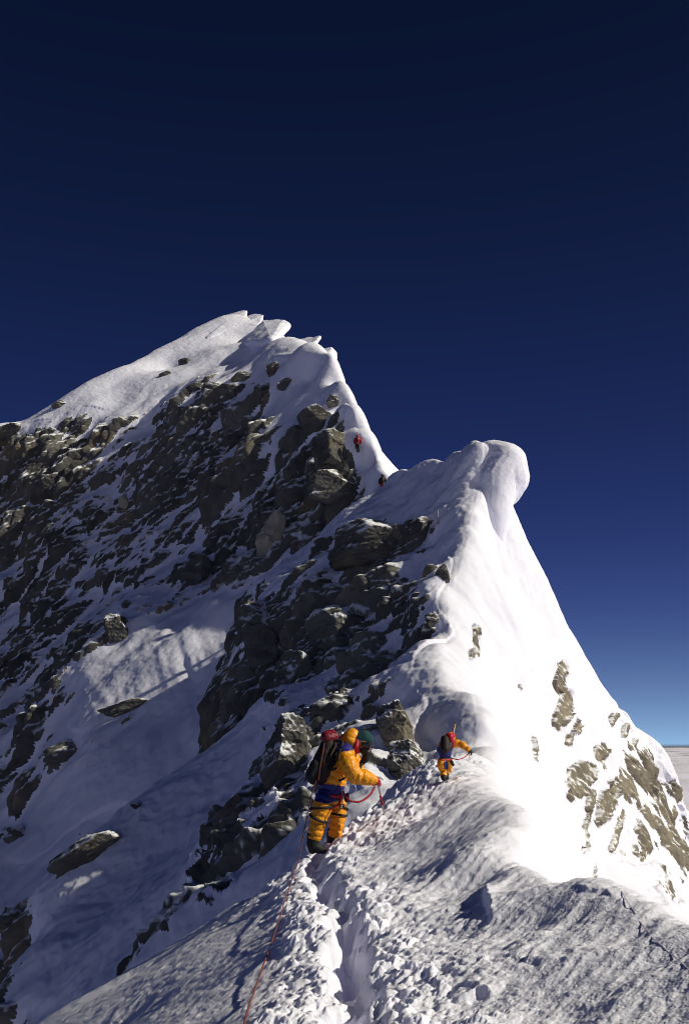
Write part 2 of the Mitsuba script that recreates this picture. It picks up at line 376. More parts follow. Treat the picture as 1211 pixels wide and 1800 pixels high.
M_pts = left_m + top_m + east_m + rib_m + AT([
    (846, 849, 58), (856, 880, 57), (851, 905, 56), (828, 931, 55), (805, 964, 54), (795, 1000, 53), (782, 1050, 51), (778, 1071, 50), (772, 1134, 47), (805, 1206, 43), (848, 1212, 42), (856, 1250, 40), (852, 1307, 37),
    (880, 950, 58), (880, 1000, 57), (850, 1100, 51.5), (900, 1200, 51), (950, 1100, 59), (900, 1320, 45), (985, 1200, 56), (960, 1350, 48), (1040, 1370, 53), (1100, 1350, 60), (1100, 1500, 52), (1020, 1500, 44), (1000, 1560, 39), (950, 1480, 39),
    (1200, 1500, 61), (1211, 1600, 49), (900, 1450, 34), (1100, 1600, 37), (1260, 1650, 44), (900, 1600, 29), (1200, 1800, 30), (1000, 1700, 28), (1000, 1900, 22),
    (700, 860, 77), (690, 885, 75), (760, 850, 67), (800, 840, 63), (750, 900, 62), (720, 930, 62), (650, 900, 73), (620, 910, 74),
    (600, 950, 66), (680, 960, 60), (760, 960, 57), (740, 1000, 55), (540, 1000, 71), (480, 1030, 76), (560, 940, 78),
    (500, 1100, 64), (600, 1080, 58), (700, 1050, 54), (520, 1180, 58), (620, 1150, 53), (720, 1130, 50), (450, 1240, 58), (560, 1230, 51), (650, 1200, 49), (720, 1180, 47), (770, 1180, 45),
    (480, 1262, 56), (470, 1380, 48), (520, 1300, 46), (600, 1260, 47), (620, 1340, 42), (700, 1300, 42), (720, 1390, 37), (680, 1250, 45), (750, 1270, 42), (740, 1340, 38), (800, 1300, 39.5), (780, 1240, 42), (830, 1330, 37),
    (400, 1400, 54), (300, 1500, 53), (200, 1600, 52), (100, 1700, 50), (370, 1490, 45.5), (440, 1440, 43), (500, 1480, 38), (360, 1600, 41), (250, 1700, 40), (150, 1800, 40), (560, 1500, 33), (600, 1480, 34), (640, 1430, 35), (450, 1600, 31), (300, 1900, 29),
    (800, 1400, 32), (700, 1500, 27), (800, 1600, 24), (600, 1800, 18), (850, 1400, 34)])
M = Mass((0.0, -0.6, 0.8), M_pts, 0.080, 0.28, [(top_m, [(0.3, 1, -1.6), (1, 3, -8), (2, 7, -24)]), (east_m, [(0.5, 0, -3), (1.6, 0.2, -12), (4.5, 0.5, -38)]), (top_m[-3:] + east_m[:2], [(3, 5, -20), (6, 9, -45)]), (east_m[-14:], [(0.8, 1.2, -5), (2, 3, -17), (4, 6, -40)]),
                                                   (rib_m, [(-0.8, 0.2, -2.2), (-2.5, 0.6, -9), (-6, 1.5, -24)]), (left_m, [(-1, 1, -3), (-3, 3.5, -14), (-8, 7, -35)])])
Mcp = [(p, 4) for p in east_m] + [(r[:2], r[3]) for r in [
    (693, 829, 86, 3), (722, 825, 77, 3), (765, 815, 69, 3), (831, 780, 61, 3), (880, 820, 58, 4), (846, 849, 58, 4), (856, 890, 57, 4), (828, 931, 55, 3), (805, 964, 54, 2), (800, 1010, 53, 3), (790, 1060, 51, 3), (780, 1134, 47, 2), (815, 1206, 43, 3), (856, 1250, 40, 4), (852, 1307, 37, 4),
    (880, 950, 58, 4), (880, 1000, 57, 4), (850, 1080, 51.5, 4), (900, 1200, 51, 4), (950, 1100, 59, 4), (900, 1320, 45, 4), (930, 1200, 54, 4), (960, 1350, 48, 4), (1060, 1270, 62, 2), (1100, 1500, 52, 4), (1020, 1520, 44, 4), (1000, 1560, 39, 4), (950, 1480, 39, 4),
    (840, 1125, 50.5, 2), (988, 1200, 57, 2), (1000, 1250, 56, 2), (1020, 1300, 55, 2), (1030, 1370, 53, 2), (1065, 1330, 55, 2), (1070, 1400, 53, 2), (1040, 1450, 49, 2), (1090, 1470, 51, 2),
    (1100, 1290, 67, 0.9), (1150, 1330, 68, 0.7), (1120, 1390, 63, 0.7), (1170, 1420, 64, 0.45), (1200, 1470, 62, 0.1), (1190, 1380, 69, 0.8), (1150, 1450, 61, 0.6), (1200, 1560, 52, 2), (1211, 1640, 48, 4), (1120, 1560, 45, 4),
    (900, 1450, 34, 4), (1100, 1600, 37, 4), (1000, 1700, 28, 4),
    (700, 860, 80, 2), (680, 880, 77, 0.4), (760, 850, 67, 3), (800, 840, 63, 3), (750, 890, 63, 2), (720, 915, 63, 0.3), (690, 905, 67, 1.2), (650, 900, 73, 0.7), (620, 915, 73, 0.4), (770, 930, 58, 0.3),
    (600, 950, 66, -0.9), (660, 950, 61, -1.2), (720, 945, 60, -1.1), (640, 1000, 60, -1), (700, 990, 57, -0.3), (740, 1000, 55, 0), (775, 1005, 53, -0.5), (770, 950, 57, 1.2), (760, 985, 56, 1), (570, 990, 69, 0.3), (520, 1010, 73, 0.9), (540, 1030, 68, 0.5), (480, 1050, 74, 0.4),
    (460, 1100, 68, -1), (500, 1120, 63, -1), (450, 1150, 66, -1), (560, 1090, 60, -0.9), (600, 1110, 57, -0.9), (630, 1020, 59, -0.9), (660, 1060, 56, -0.4), (640, 1100, 56, 0.1), (610, 1160, 53, -0.5), (660, 1140, 52, -0.6), (700, 1050, 54, -0.2), (720, 1100, 51, -0.5), (710, 1140, 50, -0.4), (750, 1090, 49, -0.4), (700, 1010, 56, 0.3), (745, 1050, 52, 0.3), (740, 1120, 48, 0.5),
    (520, 1190, 57, -0.8), (480, 1210, 58, -0.5), (440, 1230, 59, -0.8), (420, 1210, 63, -0.3), (540, 1150, 57, -0.7), (560, 1200, 53, -0.2), (580, 1220, 50, 0.1), (640, 1190, 49, -0.1), (500, 1240, 54, 0.3), (690, 1170, 48, 0.8), (720, 1190, 46, 1.1), (770, 1180, 45, 3), (650, 1210, 48, -0.4), (610, 1240, 48, -0.3),
    (560, 1260, 48, 0.3), (530, 1290, 46, -0.2), (500, 1300, 52, -1.4), (510, 1360, 47, -1.6), (480, 1390, 48.5, -1.4), (550, 1320, 44.5, -1.3), (620, 1250, 47, 0.1), (640, 1270, 45, 0), (590, 1290, 45, 0), (660, 1330, 41, 0.7), (640, 1380, 39, 0.6), (700, 1255, 44, -0.9), (705, 1310, 41, -1.3), (722, 1370, 38, -1.4), (690, 1360, 38.5, -0.8), (730, 1330, 39, -1.1), (700, 1240, 45, 0.6), (750, 1260, 42, 3), (745, 1340, 38, 1.5), (780, 1300, 40, 3), (640, 1430, 35, -0.2), (690, 1390, 37, -0.2),
    (440, 1290, 60.2, 3), (400, 1340, 56.6, 4), (250, 1450, 55.5, 4), (150, 1520, 54.3, 3), (62, 1580, 54.3, 1.5), (90, 1600, 51.9, 3), (40, 1650, 51.9, -0.2), (50, 1690, 49.6, 0.4), (30, 1780, 47.2, -0.2), (100, 1720, 44.8, 2), (300, 1480, 50.7, 4), (200, 1580, 48.4, 4), (350, 1420, 53.1, 4), (440, 1340, 55.5, 3), (330, 1560, 44.8, 3), (250, 1650, 42.5, 4), (180, 1730, 41.3, 2.5), (170, 1760, 40.1, 0.2), (200, 1740, 40.1, 0.2),
    (420, 1450, 49, -1.5), (450, 1430, 48.4, -0.4), (390, 1470, 48.4, -0.2), (450, 1480, 44.8, 1.5), (480, 1440, 46, 0.9), (500, 1420, 47.2, 0.3), (510, 1460, 43.7, -1.5), (470, 1500, 42.5, -0.3), (420, 1540, 41.3, -0.2), (390, 1560, 41.3, -1.5), (375, 1600, 41.3, -1.5), (440, 1540, 38.9, 1.2), (540, 1400, 40, 1.2), (520, 1390, 41, 0.8), (560, 1440, 36, 1), (560, 1500, 33, 0.5), (300, 1750, 34.2, 3),
    (700, 1500, 27, 3), (800, 1600, 24, 4), (800, 1400, 32, 3), (500, 1650, 29.5, 3)]]


M_spots = [(988, 1186, 21, 56, -4), (996, 1240, 26, 66, -14), (1016, 1276, 16, 38, -20), (1057, 1322, 28, 36, -10), (1062, 1345, 11, 30, 0), (1022, 1370, 41, 62, -22), (1040, 1405, 13, 40, -10), (1069, 1408, 31, 84, -12),
           (1084, 1474, 11, 50, -12), (841, 1122, 10, 60, 4), (848, 1105, 7, 22, 10), (1038, 1452, 8, 100, -6), (1045, 1530, 7, 30, -5), (945, 1316, 6, 60, 0), (1005, 1300, 11, 24, 0), (830, 1150, 7, 20, 0), (920, 1205, 6, 10, 0), (1028, 1500, 6, 24, 0)] + \
          [(1085, 1262, 11, 22, -14), (1106, 1280, 11, 22, -14), (1122, 1300, 8, 18, -14)]
M_wall = [(1128, 1352, 60, 90, -20), (1165, 1440, 74, 140, -22), (1192, 1520, 50, 110, -15)]
M_towers = [(505, 1335, 80, 120, 12), (412, 1450, 80, 58, 28), (470, 1436, 60, 26, 30), (388, 1570, 52, 80, 35), (500, 1470, 56, 30, 28), (650, 1405, 40, 60, 10), (600, 1290, 60, 22, 40), (560, 1262, 90, 26, 35)]


def build_pillar():
    p0, nb, q = M.strata((-0.65, -0.4, 0.65), (1, -0.4, 0.85), 1.0, 0.16, 7)
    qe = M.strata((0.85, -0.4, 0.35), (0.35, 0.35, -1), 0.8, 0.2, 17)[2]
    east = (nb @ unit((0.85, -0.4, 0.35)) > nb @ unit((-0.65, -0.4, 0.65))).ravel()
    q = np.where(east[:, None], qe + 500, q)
    b1, c1 = blocks(q, 2.9, 1.9, 0.48, 0.13, 61)
    b2, c2 = blocks(q + 0.25 * b1[:, None], 0.75, 2.2, 0.2, 0.22, 62)
    b3, c3 = blocks(q + 0.3 * b2[:, None], 0.27, 2.0, 0.085, 0.32, 63)
    p3 = p0.reshape(-1, 3)
    sh = M.h.shape
    rock_h = (b1 + b2 + b3 + 0.16 * fb(p3, 0.5, 4, 3) + 0.03 * fb(p3, 3.5, 3, 4)).reshape(sh)
    rock_h = gaussian_filter(rock_h, 0.6)
    C = M.field([p for p, _ in Mcp], [c for _, c in Mcp], 0.35, M.looker(p0))
    C0 = np.clip(C, 0, 4)
    sp = M.spots(p0, M_spots, 90, 0.92)
    wall = M.spots(p0, M_wall, 93)
    C = C * (1 - wall) + 0.25 * wall
    C = C * (1 - sp) - 1.6 * sp
    big = M.spots(p0, M_towers, 95)
    C = C * (1 - big) - 1.4 * big
    n0 = fb(np.c_[q[:, 0] * 0.4, q[:, 1], q[:, 0] * 0], 0.7, 4, 21).reshape(sh)
    soft = gaussian_filter(rock_h, 1.0 / M.step) * 0.75 + gaussian_filter(rock_h, 0.2 / M.step) * 0.25
    base = gaussian_filter(p0 + nb * (rock_h * 0.6)[..., None], (8, 8, 0))
    nz = np.cross(np.gradient(base, axis=1), np.gradient(base, axis=0))
    nz = nz[..., 2] / np.linalg.norm(nz, axis=-1)
    snow_h = soft + C * 0.38 + 0.22 * n0 + 1.0 * (nz - 0.52) * (C < 1.5) + 0.03
    cap = np.clip(C / 2.5, 0, 1)
    snow_h = snow_h * (1 - cap) + (C * 0.38 + 0.06 * n0 + 0.25 * soft) * cap
    fl = fb(np.c_[p3[:, 0] * 0.2 + p3[:, 1] * 0.6, p3[:, 2] * 0.06, p3[:, 0] * 0.05], 1.0, 4, 33).reshape(sh)
    snow_h += cap * (0.28 * fl + 0.05 * fb(np.c_[p3[:, 0] * 0.6 + p3[:, 1] * 1.8, p3[:, 2] * 0.35, p3[:, 0] * 0.1], 1.0, 3, 36).reshape(sh))
    snow_h += (0.05 * fb(p3, 1.2, 4, 31) + 0.012 * fb(p3, 6, 3, 32) + np.clip(1.5 - 2.0 * (nb @ unit((0.85, -0.4, 0.35))).ravel(), 0, 1) * (0.12 * np.abs(fb(p3, 1.1, 4, 37)) + 0.05 * fb(p3, 2.8, 3, 38))).reshape(sh)
    rock_h = rock_h * (1 - 0.75 * cap)
    ws = np.maximum(sp, wall)
    snow_h = snow_h * (1 - 0.55 * wall)
    rock_h = rock_h * (1 - 0.82 * sp) * (1 - 0.55 * wall) * (1 - 0.5 * big) + 0.02 * sp + 0.4 * big + C0 * 0.38 * ws
    snow_h = snow_h + C0 * 0.38 * ws
    rock = rock_h > snow_h
    v = p0 + nb * (np.where(rock, rock_h, snow_h) - np.clip(C, 0, 4) * 0.38 - C0 * 0.38 * ws)[..., None]
    v2 = v.reshape(-1, 3)
    n = vnormals(v2, grid_faces(M.nr, M.nc))
    tone = rock_tone(v2, n, c1, c2, DARK, WARM, -0.04 - 0.22 * big.ravel(), 47, 4.0, q)
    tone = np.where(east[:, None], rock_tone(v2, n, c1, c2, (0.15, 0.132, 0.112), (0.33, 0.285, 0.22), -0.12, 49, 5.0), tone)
    finish_mass('rock_ridge', M, v, rock, tone, c1, 'snow_far', 80, M.seen(v))


build_pillar()

# ------------------------------------------------------------------ the foreground snow crest
def slope_y(px, py, z0, x0, m):
    """Distance at which a sight line meets the plane z = z0 + m (x - x0) that tilts to one side of the track."""
    t = at(px, py, 1.0)
    return (z0 - m * x0) / (t[2] - m * t[0])


near_crest = [at(x, y, slope_y(x, y, -1.47, 0.12, 0.26)) for x, y in ((864, 1559), (900, 1541), (940, 1527), (994, 1563), (1043, 1554), (1093, 1557), (1131, 1575), (1211, 1616), (1300, 1665), (1450, 1760))]
print('near', [p.round(2).tolist() for p in near_crest])
far_crest = AT([(869, 1554, 8.5), (898, 1489, 9.3), (932, 1442, 10.6), (934, 1425, 11.5), (902, 1411, 13.2), (880, 1380, 18), (880, 1345, 24), (886, 1322, 29), (860, 1312, 34)])
left_edge = [at(x, y, slope_y(x, y, -1.47, -0.52, 0.66)) for x, y in ((480, 1545), (440, 1573), (400, 1600), (300, 1670), (200, 1740), (110, 1800), (0, 1876))]
sky_edge = AT([(548, 1498, 13.6), (562, 1492, 13.5), (600, 1470, 14.5), (650, 1437, 17), (700, 1408, 20), (750, 1386, 23.5), (775, 1378, 26)])
near_crest, far_crest, left_edge, sky_edge = dense(near_crest, 0.35), dense(far_crest, 0.7), dense(left_edge, 0.7), dense(sky_edge, 0.8)
F_pts = near_crest + off(near_crest, 0.45, 0.25, -0.7) + off(near_crest, 1.4, 0.8, -3.2) + off(near_crest[8:], 5, 2, -12) + far_crest + off(far_crest, 0.45, 0.15, -0.8) + off(far_crest, 1.7, 0.5, -4.5) + off(far_crest, 5, 1, -14) \
    + left_edge + off(left_edge, -0.4, 0.8, -1.2) + off(left_edge, -1.4, 2.4, -5.0) + off(left_edge, -5, 5, -15) + sky_edge + off(sky_edge, -0.4, 0.5, -0.9) + off(sky_edge, -1.5, 1.5, -4) + [np.array(p, float) for p in [
    (-4, 21, -9), (-3, 28, -8), (-8, 27, -17), (-10, 22, -18), (-14, 36, -27), (-0.5, 33, -5), (-20, 29, -33), (1, 40, -4)]] + AT([
    (600, 1790, 5.95), (590, 1700, 7.3), (560, 1600, 9.5), (545, 1545, 11.5), (556, 1506, 13.0), (600, 1900, 4.6), (600, 2100, 3.1),
    (520, 1560, 11.2), (500, 1650, 8.3), (450, 1790, 5.75), (400, 1900, 5.0), (300, 2100, 3.4),
    (620, 1580, 10.0), (650, 1500, 12.6), (700, 1440, 15.2), (785, 1372, 30.5), (820, 1345, 32), (740, 1378, 30), (840, 1320, 35), (800, 1330, 36), (850, 1350, 24), (830, 1385, 19)]) \
    + [at(x, y, slope_y(x, y, -1.47, -0.52, 0.66)) for x, y in ((450, 1600), (470, 1570), (400, 1680), (440, 1680), (350, 1750), (400, 1780), (250, 1790), (300, 1850), (150, 1860), (200, 1950), (350, 1640), (250, 1720))] \
    + [at(x, y, slope_y(x, y, -1.47, 0.12, 0.26)) for x, y in ((700, 1650), (800, 1650), (900, 1640), (1000, 1640), (1100, 1660), (700, 1790), (800, 1790), (1000, 1790), (1180, 1790), (1180, 1700), (700, 1570), (780, 1580), (840, 1570), (900, 1580), (800, 1950), (1200, 1950), (1000, 2100))] \
    + [at(x, y, slope_y(x, y, -1.45, 0.1, 0.45)) for x, y in ((720, 1510), (780, 1500), (840, 1500), (760, 1450), (840, 1450), (880, 1450))]


F_GRID = {}


def build_foreground():
    pts = thin(np.array(F_pts), 0.12)
    nx, K = 530, 3
    yy = np.r_[3.2 * (16 / 3.2) ** np.linspace(0, 1, 800)[:-1], 16 * (40 / 16) ** np.linspace(0, 1, 130)]
    ny = len(yy)
    tt = np.linspace(-0.41, 0.41, nx)
    X, Y = yy[:, None] * tt[None], np.repeat(yy[:, None], nx, 1)
    rb = RBFInterpolator(pts[:, :2], pts[:, 2], kernel='linear', smoothing=0.01)
    cr, cc = np.arange(0, ny, K), np.arange(0, nx, K)
    coarse = rb(np.stack([X[::K, ::K].ravel(), Y[::K, ::K].ravel()], 1)).reshape(len(cr), len(cc))
    coarse = gaussian_filter(coarse, 1.6)
    r, c = np.meshgrid(np.arange(ny) / K, np.arange(nx) / K, indexing='ij')
    Z = map_coordinates(coarse, [r, c], order=3, mode='nearest')
    p = np.stack([X, Y, Z * 0], -1).reshape(-1, 3)
    xy = p[:, :2]
    # boot-worn trench
    tr = np.array(AT([(600, 1960, 4.2), (600, 1850, 5.1), (600, 1800, 5.85), (606, 1740, 6.6), (610, 1690, 7.4), (601, 1650, 8.2), (597, 1612, 9.2), (575, 1585, 10.0), (557, 1555, 11.0), (550, 1525, 12.2), (548, 1505, 13.2)]))[:, :2]
    s = np.linspace(0, 1, 400) * (len(tr) - 1)
    path = np.stack([np.interp(s, np.arange(len(tr)), tr[:, k]) for k in (0, 1)], 1)
    seg = np.r_[0, np.cumsum(np.linalg.norm(np.diff(path, axis=0), axis=1))]
    d, i = cKDTree(path).query(xy)
    along = seg[i]
    wob = 0.08 * fb(p, 5.0, 4, 70)
    Zf = Z.ravel().copy()
    tang = np.gradient(path, axis=0)
    tang /= np.linalg.norm(tang, axis=1, keepdims=True)
    rel = xy - path[i]
    lat = rel[:, 0] * tang[i, 1] - rel[:, 1] * tang[i, 0]            # to the right of the track
    inside = np.clip(np.minimum(along, seg[-1] - along) / 0.3, 0, 1)
    wid = 0.075 + 0.03 * np.sin(along * 6.3) + wob
    deep = (0.09 + 0.30 * np.clip(0.4 + 2.2 * fb(np.c_[along, along * 0, along * 0], 1.5, 2, 74), 0, 1)) * inside
    left = 1 / (1 + np.exp(np.clip((-lat - wid) / 0.025, -40, 40)))
    ramp = np.clip((lat - wid * 0.5) / (0.20 + wob * 1.5), 0, 1)
    Zf -= deep * np.where(lat < 0, left, 1 - ramp * ramp * (3 - 2 * ramp)) * (d < 1.5)
    for k, a0 in enumerate(np.arange(0.2, seg[-1], 0.38)):           # boot prints, left and right in turn
        c = path[np.searchsorted(seg, a0) - 1] + np.array([0.10 if k % 2 else -0.02, 0])
        e = np.hypot((xy[:, 0] - c[0] + wob) / 0.10, (xy[:, 1] - c[1]) / 0.17)
        Zf -= (0.10 + 0.05 * (k % 3)) / (1 + np.exp(np.clip((e - 1) / 0.14, -40, 40)))
    # churned snow: lumps thrown out of the track
    rng = np.random.default_rng(5)
    walk = np.array(AT([(556, 1506, 13.0), (620, 1490, 13.2), (690, 1450, 15), (740, 1410, 19), (780, 1378, 28)]))[:, :2]
    walk = np.vstack([np.linspace(a, b, 40) for a, b in zip(walk[:-1], walk[1:])])
    d2 = cKDTree(walk).query(xy)[0]
    near = np.where(lat < 0, np.exp(-np.maximum(d - 0.38, 0) / 0.12), np.exp(-np.maximum(d - 0.35, 0) / 0.40))
    near = np.maximum(near, np.exp(-np.maximum(d2 - 0.55, 0) / 0.5))
    patch = np.clip(fb(p, 0.8, 3, 77) * 3 - 0.1, 0, 1) * (xy[:, 0] > -0.2) * np.exp(-np.maximum(np.minimum(d, d2) - 0.3, 0) / 0.9)
    near = np.clip(np.maximum(near, patch) * (0.8 + 0.5 * fb(p, 1.6, 2, 78)), 0, 1)
    lump = np.zeros(len(xy))
    tree_pts = rng.uniform([-3.0, 3], [4.5, 26], (160000, 2))
    keep = rng.uniform(0, 1, len(tree_pts)) < np.interp(tree_pts[:, 1], [3, 12, 34], [1, 0.7, 0.4])
    tree_pts = tree_pts[keep]
    rad = rng.gamma(1.6, 0.017, len(tree_pts)).clip(0.012, 0.11) * np.interp(tree_pts[:, 1], [3, 7, 12, 34], [0.5, 0.75, 1.0, 1.5])
    sq = rng.uniform(0.35, 0.8, len(tree_pts))
    warp = np.stack([fb(p, 9, 3, 91), fb(p, 9, 3, 92)], 1) * 0.06
    dd, ii = cKDTree(tree_pts).query(xy + warp, k=6)
    for k in range(6):
        rr = rad[ii[:, k]]
        hh = np.sqrt(np.maximum(rr ** 2 - dd[:, k] ** 2, 0)) * sq[ii[:, k]]
        lump = np.maximum(lump, hh)
    Zf += lump * near
    fine_pts = rng.uniform([-2.0, 4], [3.5, 18], (260000, 2))
    fr = rng.uniform(0.010, 0.030, len(fine_pts)) * np.interp(fine_pts[:, 1], [4, 8, 18], [0.7, 1, 1.5])
    dd, ii = cKDTree(fine_pts).query(xy + warp * 0.7, k=4)
    fine = np.max(np.sqrt(np.maximum(fr[ii] ** 2 - dd ** 2, 0)), axis=1)
    Zf += fine * (0.85 * near + 0.04) * (xy[:, 1] < 19)
    # small wind-cut scarps that face the track
    for line, hh, ln in (([(846, 1577), (852, 1600), (857, 1637)], 0.10, 0.16), ([(1000, 1594), (1030, 1603), (1062, 1600), (1086, 1619)], 0.025, 0.3), ([(900, 1612), (930, 1603), (985, 1590)], 0.03, 0.3), ([(880, 1678), (915, 1668), (955, 1652)], 0.03, 0.2),
                          ([(905, 1715), (930, 1702), (945, 1692)], 0.04, 0.2), ([(770, 1722), (800, 1712), (830, 1700)], 0.04, 0.2), ([(800, 1780), (840, 1765), (870, 1762)], 0.05, 0.2)):
        q = np.array([at(x, y, slope_y(x, y, -1.47, 0.12, 0.26 if y > 1560 else 0.45)) for x, y in line])[:, :2]
        q = np.vstack([np.linspace(a, b, 40) for a, b in zip(q[:-1], q[1:])])
        dq, iq = cKDTree(q).query(xy)
        tq = np.gradient(q, axis=0)[iq]
        tq /= np.linalg.norm(tq, axis=1, keepdims=True) + 1e-12
        sd = (xy - q[iq])
        sgn = sd[:, 0] * tq[:, 1] - sd[:, 1] * tq[:, 0]
        sgn = sgn * (1 if np.median((q[-1] - q[0])[1]) > 0 else -1) + 0.03 * fb(p, 6, 3, 88)
        endf = np.clip(np.minimum(iq, len(q) - 1 - iq) / (0.3 * len(q)), 0, 1)
        Zf += hh * endf * np.clip(sgn / 0.025, 0, 1) * np.exp(-np.maximum(dq, 0) / ln)
    Zf += near * (0.045 * fb(p, 5, 4, 71) + 0.04 * np.abs(fb(p, 2.2, 3, 72)) + 0.02 * np.abs(fb(p, 16, 2, 73)))
    # wind crust: streaks that run up to the right
    t = math.radians(52)
    qs = np.c_[(xy[:, 0] * math.cos(t) + xy[:, 1] * math.sin(t)) * 0.22, -xy[:, 0] * math.sin(t) + xy[:, 1] * math.cos(t), xy[:, 0] * 0]
    st = fb(qs, 2.6, 4, 80)
    right = np.clip(xy[:, 0] + 0.2, 0, 1)
    Zf += right * (0.032 * st + 0.035 * np.maximum(st, 0.12) + 0.014 * fb(qs * np.array([2.2, 3.4, 1]), 2.6, 3, 84)) + 0.03 * fb(p, 1.3, 4, 81) + 0.010 * fb(p, 9, 3, 82) + 0.005 * fb(p, 30, 2, 83)
    v = np.c_[p[:, :2], Zf]
    f = grid_faces(ny, nx)
    F_GRID.update(tree=cKDTree(v[:, :2]), z=v[:, 2])
    note_ground(v)
    put('snow_crest', v, f, 'snow_near')
    labels['snow_crest'] = {'kind': 'structure'}


build_foreground()

# ------------------------------------------------------------------ sea of cloud far below, out to the horizon
def build_clouds():
    r = np.r_[200, 600, 1500, 3000 * (1000000 / 3000) ** np.linspace(0, 1, 260)]
    th = np.linspace(-0.25, math.pi + 0.25, 241)
    R, TH = np.meshgrid(r, th, indexing='ij')
    x, y = R * np.sin(TH), R * np.cos(TH)
    q = np.stack([x, y, x * 0], -1)
    z = -2200 + 700 * fb(q.reshape(-1, 3), 1 / 6000, 3, 3).reshape(R.shape) * np.clip(R / 4000, 0, 1)
    v = np.stack([x, y, z], -1).reshape(-1, 3)
    f = grid_faces(len(r), len(th))[:, ::-1]
    put('cloud_sea', v, f, 'cloud')
    labels['cloud_sea'] = {'kind': 'structure'}


def build_valley():
    """The deep glacier valley under the shaded side, dark rock and old ice."""
    r = np.r_[60, 200, 600, 1500, 3000 * (40000 / 3000) ** np.linspace(0, 1, 60)]
    th = np.linspace(-math.pi + 0.15, -0.15, 160)
    R, TH = np.meshgrid(r, th, indexing='ij')
    x, y = R * np.sin(TH), R * np.cos(TH)
    q = np.stack([x, y, x * 0], -1).reshape(-1, 3)
    z = -1500 + 900 * np.abs(fb(q, 1 / 6000, 5, 13)).reshape(R.shape) * np.clip(R / 3000, 0, 1)
    put('valley', np.stack([x, y, z], -1).reshape(-1, 3), grid_faces(len(r), len(th))[:, ::-1], 'valley_rock')
    labels['valley'] = {'kind': 'structure'}


scene['valley_rock'] = {'type': 'twosided', 'b': {'type': 'diffuse', 'reflectance': {'type': 'rgb', 'value': [0.24, 0.26, 0.40]}}}
build_valley()
scene['cloud'] = {'type': 'twosided', 'b': {'type': 'diffuse', 'reflectance': {'type': 'rgb', 'value': [0.78, 0.76, 0.90]}}}
build_clouds()


# ------------------------------------------------------------------ where the ground lies
_g = np.vstack(SEEN)
_g = _g[(_g[:, 0] > -100) & (_g[:, 0] < 1400) & (_g[:, 1] > 400) & (_g[:, 1] < 2200)]
_gt = cKDTree(_g[:, :2])


def ground(px, py, r=3.0):
    """Distance ahead of the first ground met in a sight line."""
    i = _gt.query_ball_point([px, py], r)
    if not i:
        i = [_gt.query([px, py])[1]]
    return float(np.percentile(_g[i, 2], 3))


def crest_point(px, py, lift=0.0, near=3.0):
    """Where a sight line first meets the foreground snow."""
    ys = np.linspace(near, 30, 2500)
    ray = at(px, py, 1.0)[None] * ys[:, None]
    z = F_GRID['z'][F_GRID['tree'].query(ray[:, :2])[1]]
    k = np.nonzero(ray[:, 2] < z + lift)[0]
    return ray[k[0]] if len(k) else ray[-1]


def thing(key, label, cat, group=None):
    labels[key] = {'label': label, 'category': cat, **({'group': group} if group else {})}


def add(key, mesh, bsdf, smooth=True, color=None):
    v, f = (np.asarray(mesh.vertices), np.asarray(mesh.faces)) if hasattr(mesh, 'vertices') else mesh
    path = meshkit.write_ply((v, f), smooth, None, color)
    scene[key] = {'type': 'ply', 'filename': path, 'face_normals': meshkit.WRITTEN[path][2] is None, 'bsdf': {'type': 'ref', 'id': bsdf}}


def ball(p, r, seg=20):
    return m3.Manifold.sphere(float(r), seg).translate([float(c) for c in p])


def limbs(chains, edge, it=8, grow=0.0):
    """Chains of (point, radius): every bone the hull of its two end spheres, all united, refined and smoothed into one skin."""
    body = m3.Manifold()
    for ch in chains:
        for (p, r), (q, t) in zip(ch[:-1], ch[1:]):
            body += m3.Manifold.batch_hull([ball(p, r + grow), ball(q, t + grow)])
    return skin(body, edge, it)


def skin(body, edge, it=8):
    mm = body.refine_to_length(edge).to_mesh()
    t = trimesh.Trimesh(mm.vert_properties[:, :3], mm.tri_verts, process=True)
    if it:
        trimesh.smoothing.filter_taubin(t, 0.5, 0.52, it)
    return t


# ------------------------------------------------------------------ cornices
def cornice(key, chains, label, edge, amp, freq):
    body = m3.Manifold()
    for ch in chains:
        pr = [(at(x, y, d), r * d / FOC) for x, y, d, r in ch]
        for (p, r), (q, t) in zip(pr[:-1], pr[1:]):
            body += m3.Manifold.batch_hull([ball(p, r), ball(q, t), ball(p + np.array([0, 1.6 * r, -0.2 * r]), r * 0.9), ball(q + np.array([0, 1.6 * t, -0.2 * t]), t * 0.9)])
    t = skin(body, edge, 30)
    v = np.array(t.vertices)
    n = np.array(t.vertex_normals)
    v += n * (amp * (fb(v, freq, 4, 7) + 0.3 * fb(v, freq * 5, 2, 8)))[:, None]
    add(key, (v, np.array(t.faces)), 'snow_far')
    thing(key, label, 'cornice')


cornice('snow_cornice', [[(838, 803, 60.5, 24), (866, 800, 59.5, 29), (890, 813, 59, 37), (894, 838, 59, 38)], [(890, 820, 59, 38), (872, 850, 58.8, 40), (868, 900, 58.2, 30), (868, 960, 58.4, 16)],
                         [(866, 800, 59.5, 28), (860, 850, 58.8, 22), (866, 910, 58.2, 24)], [(894, 838, 59, 36), (880, 866, 58.8, 28)]],
        'fat rounded white snow cornice bulging over the right side of the nearer peak', 0.11, 0.07, 0.5)


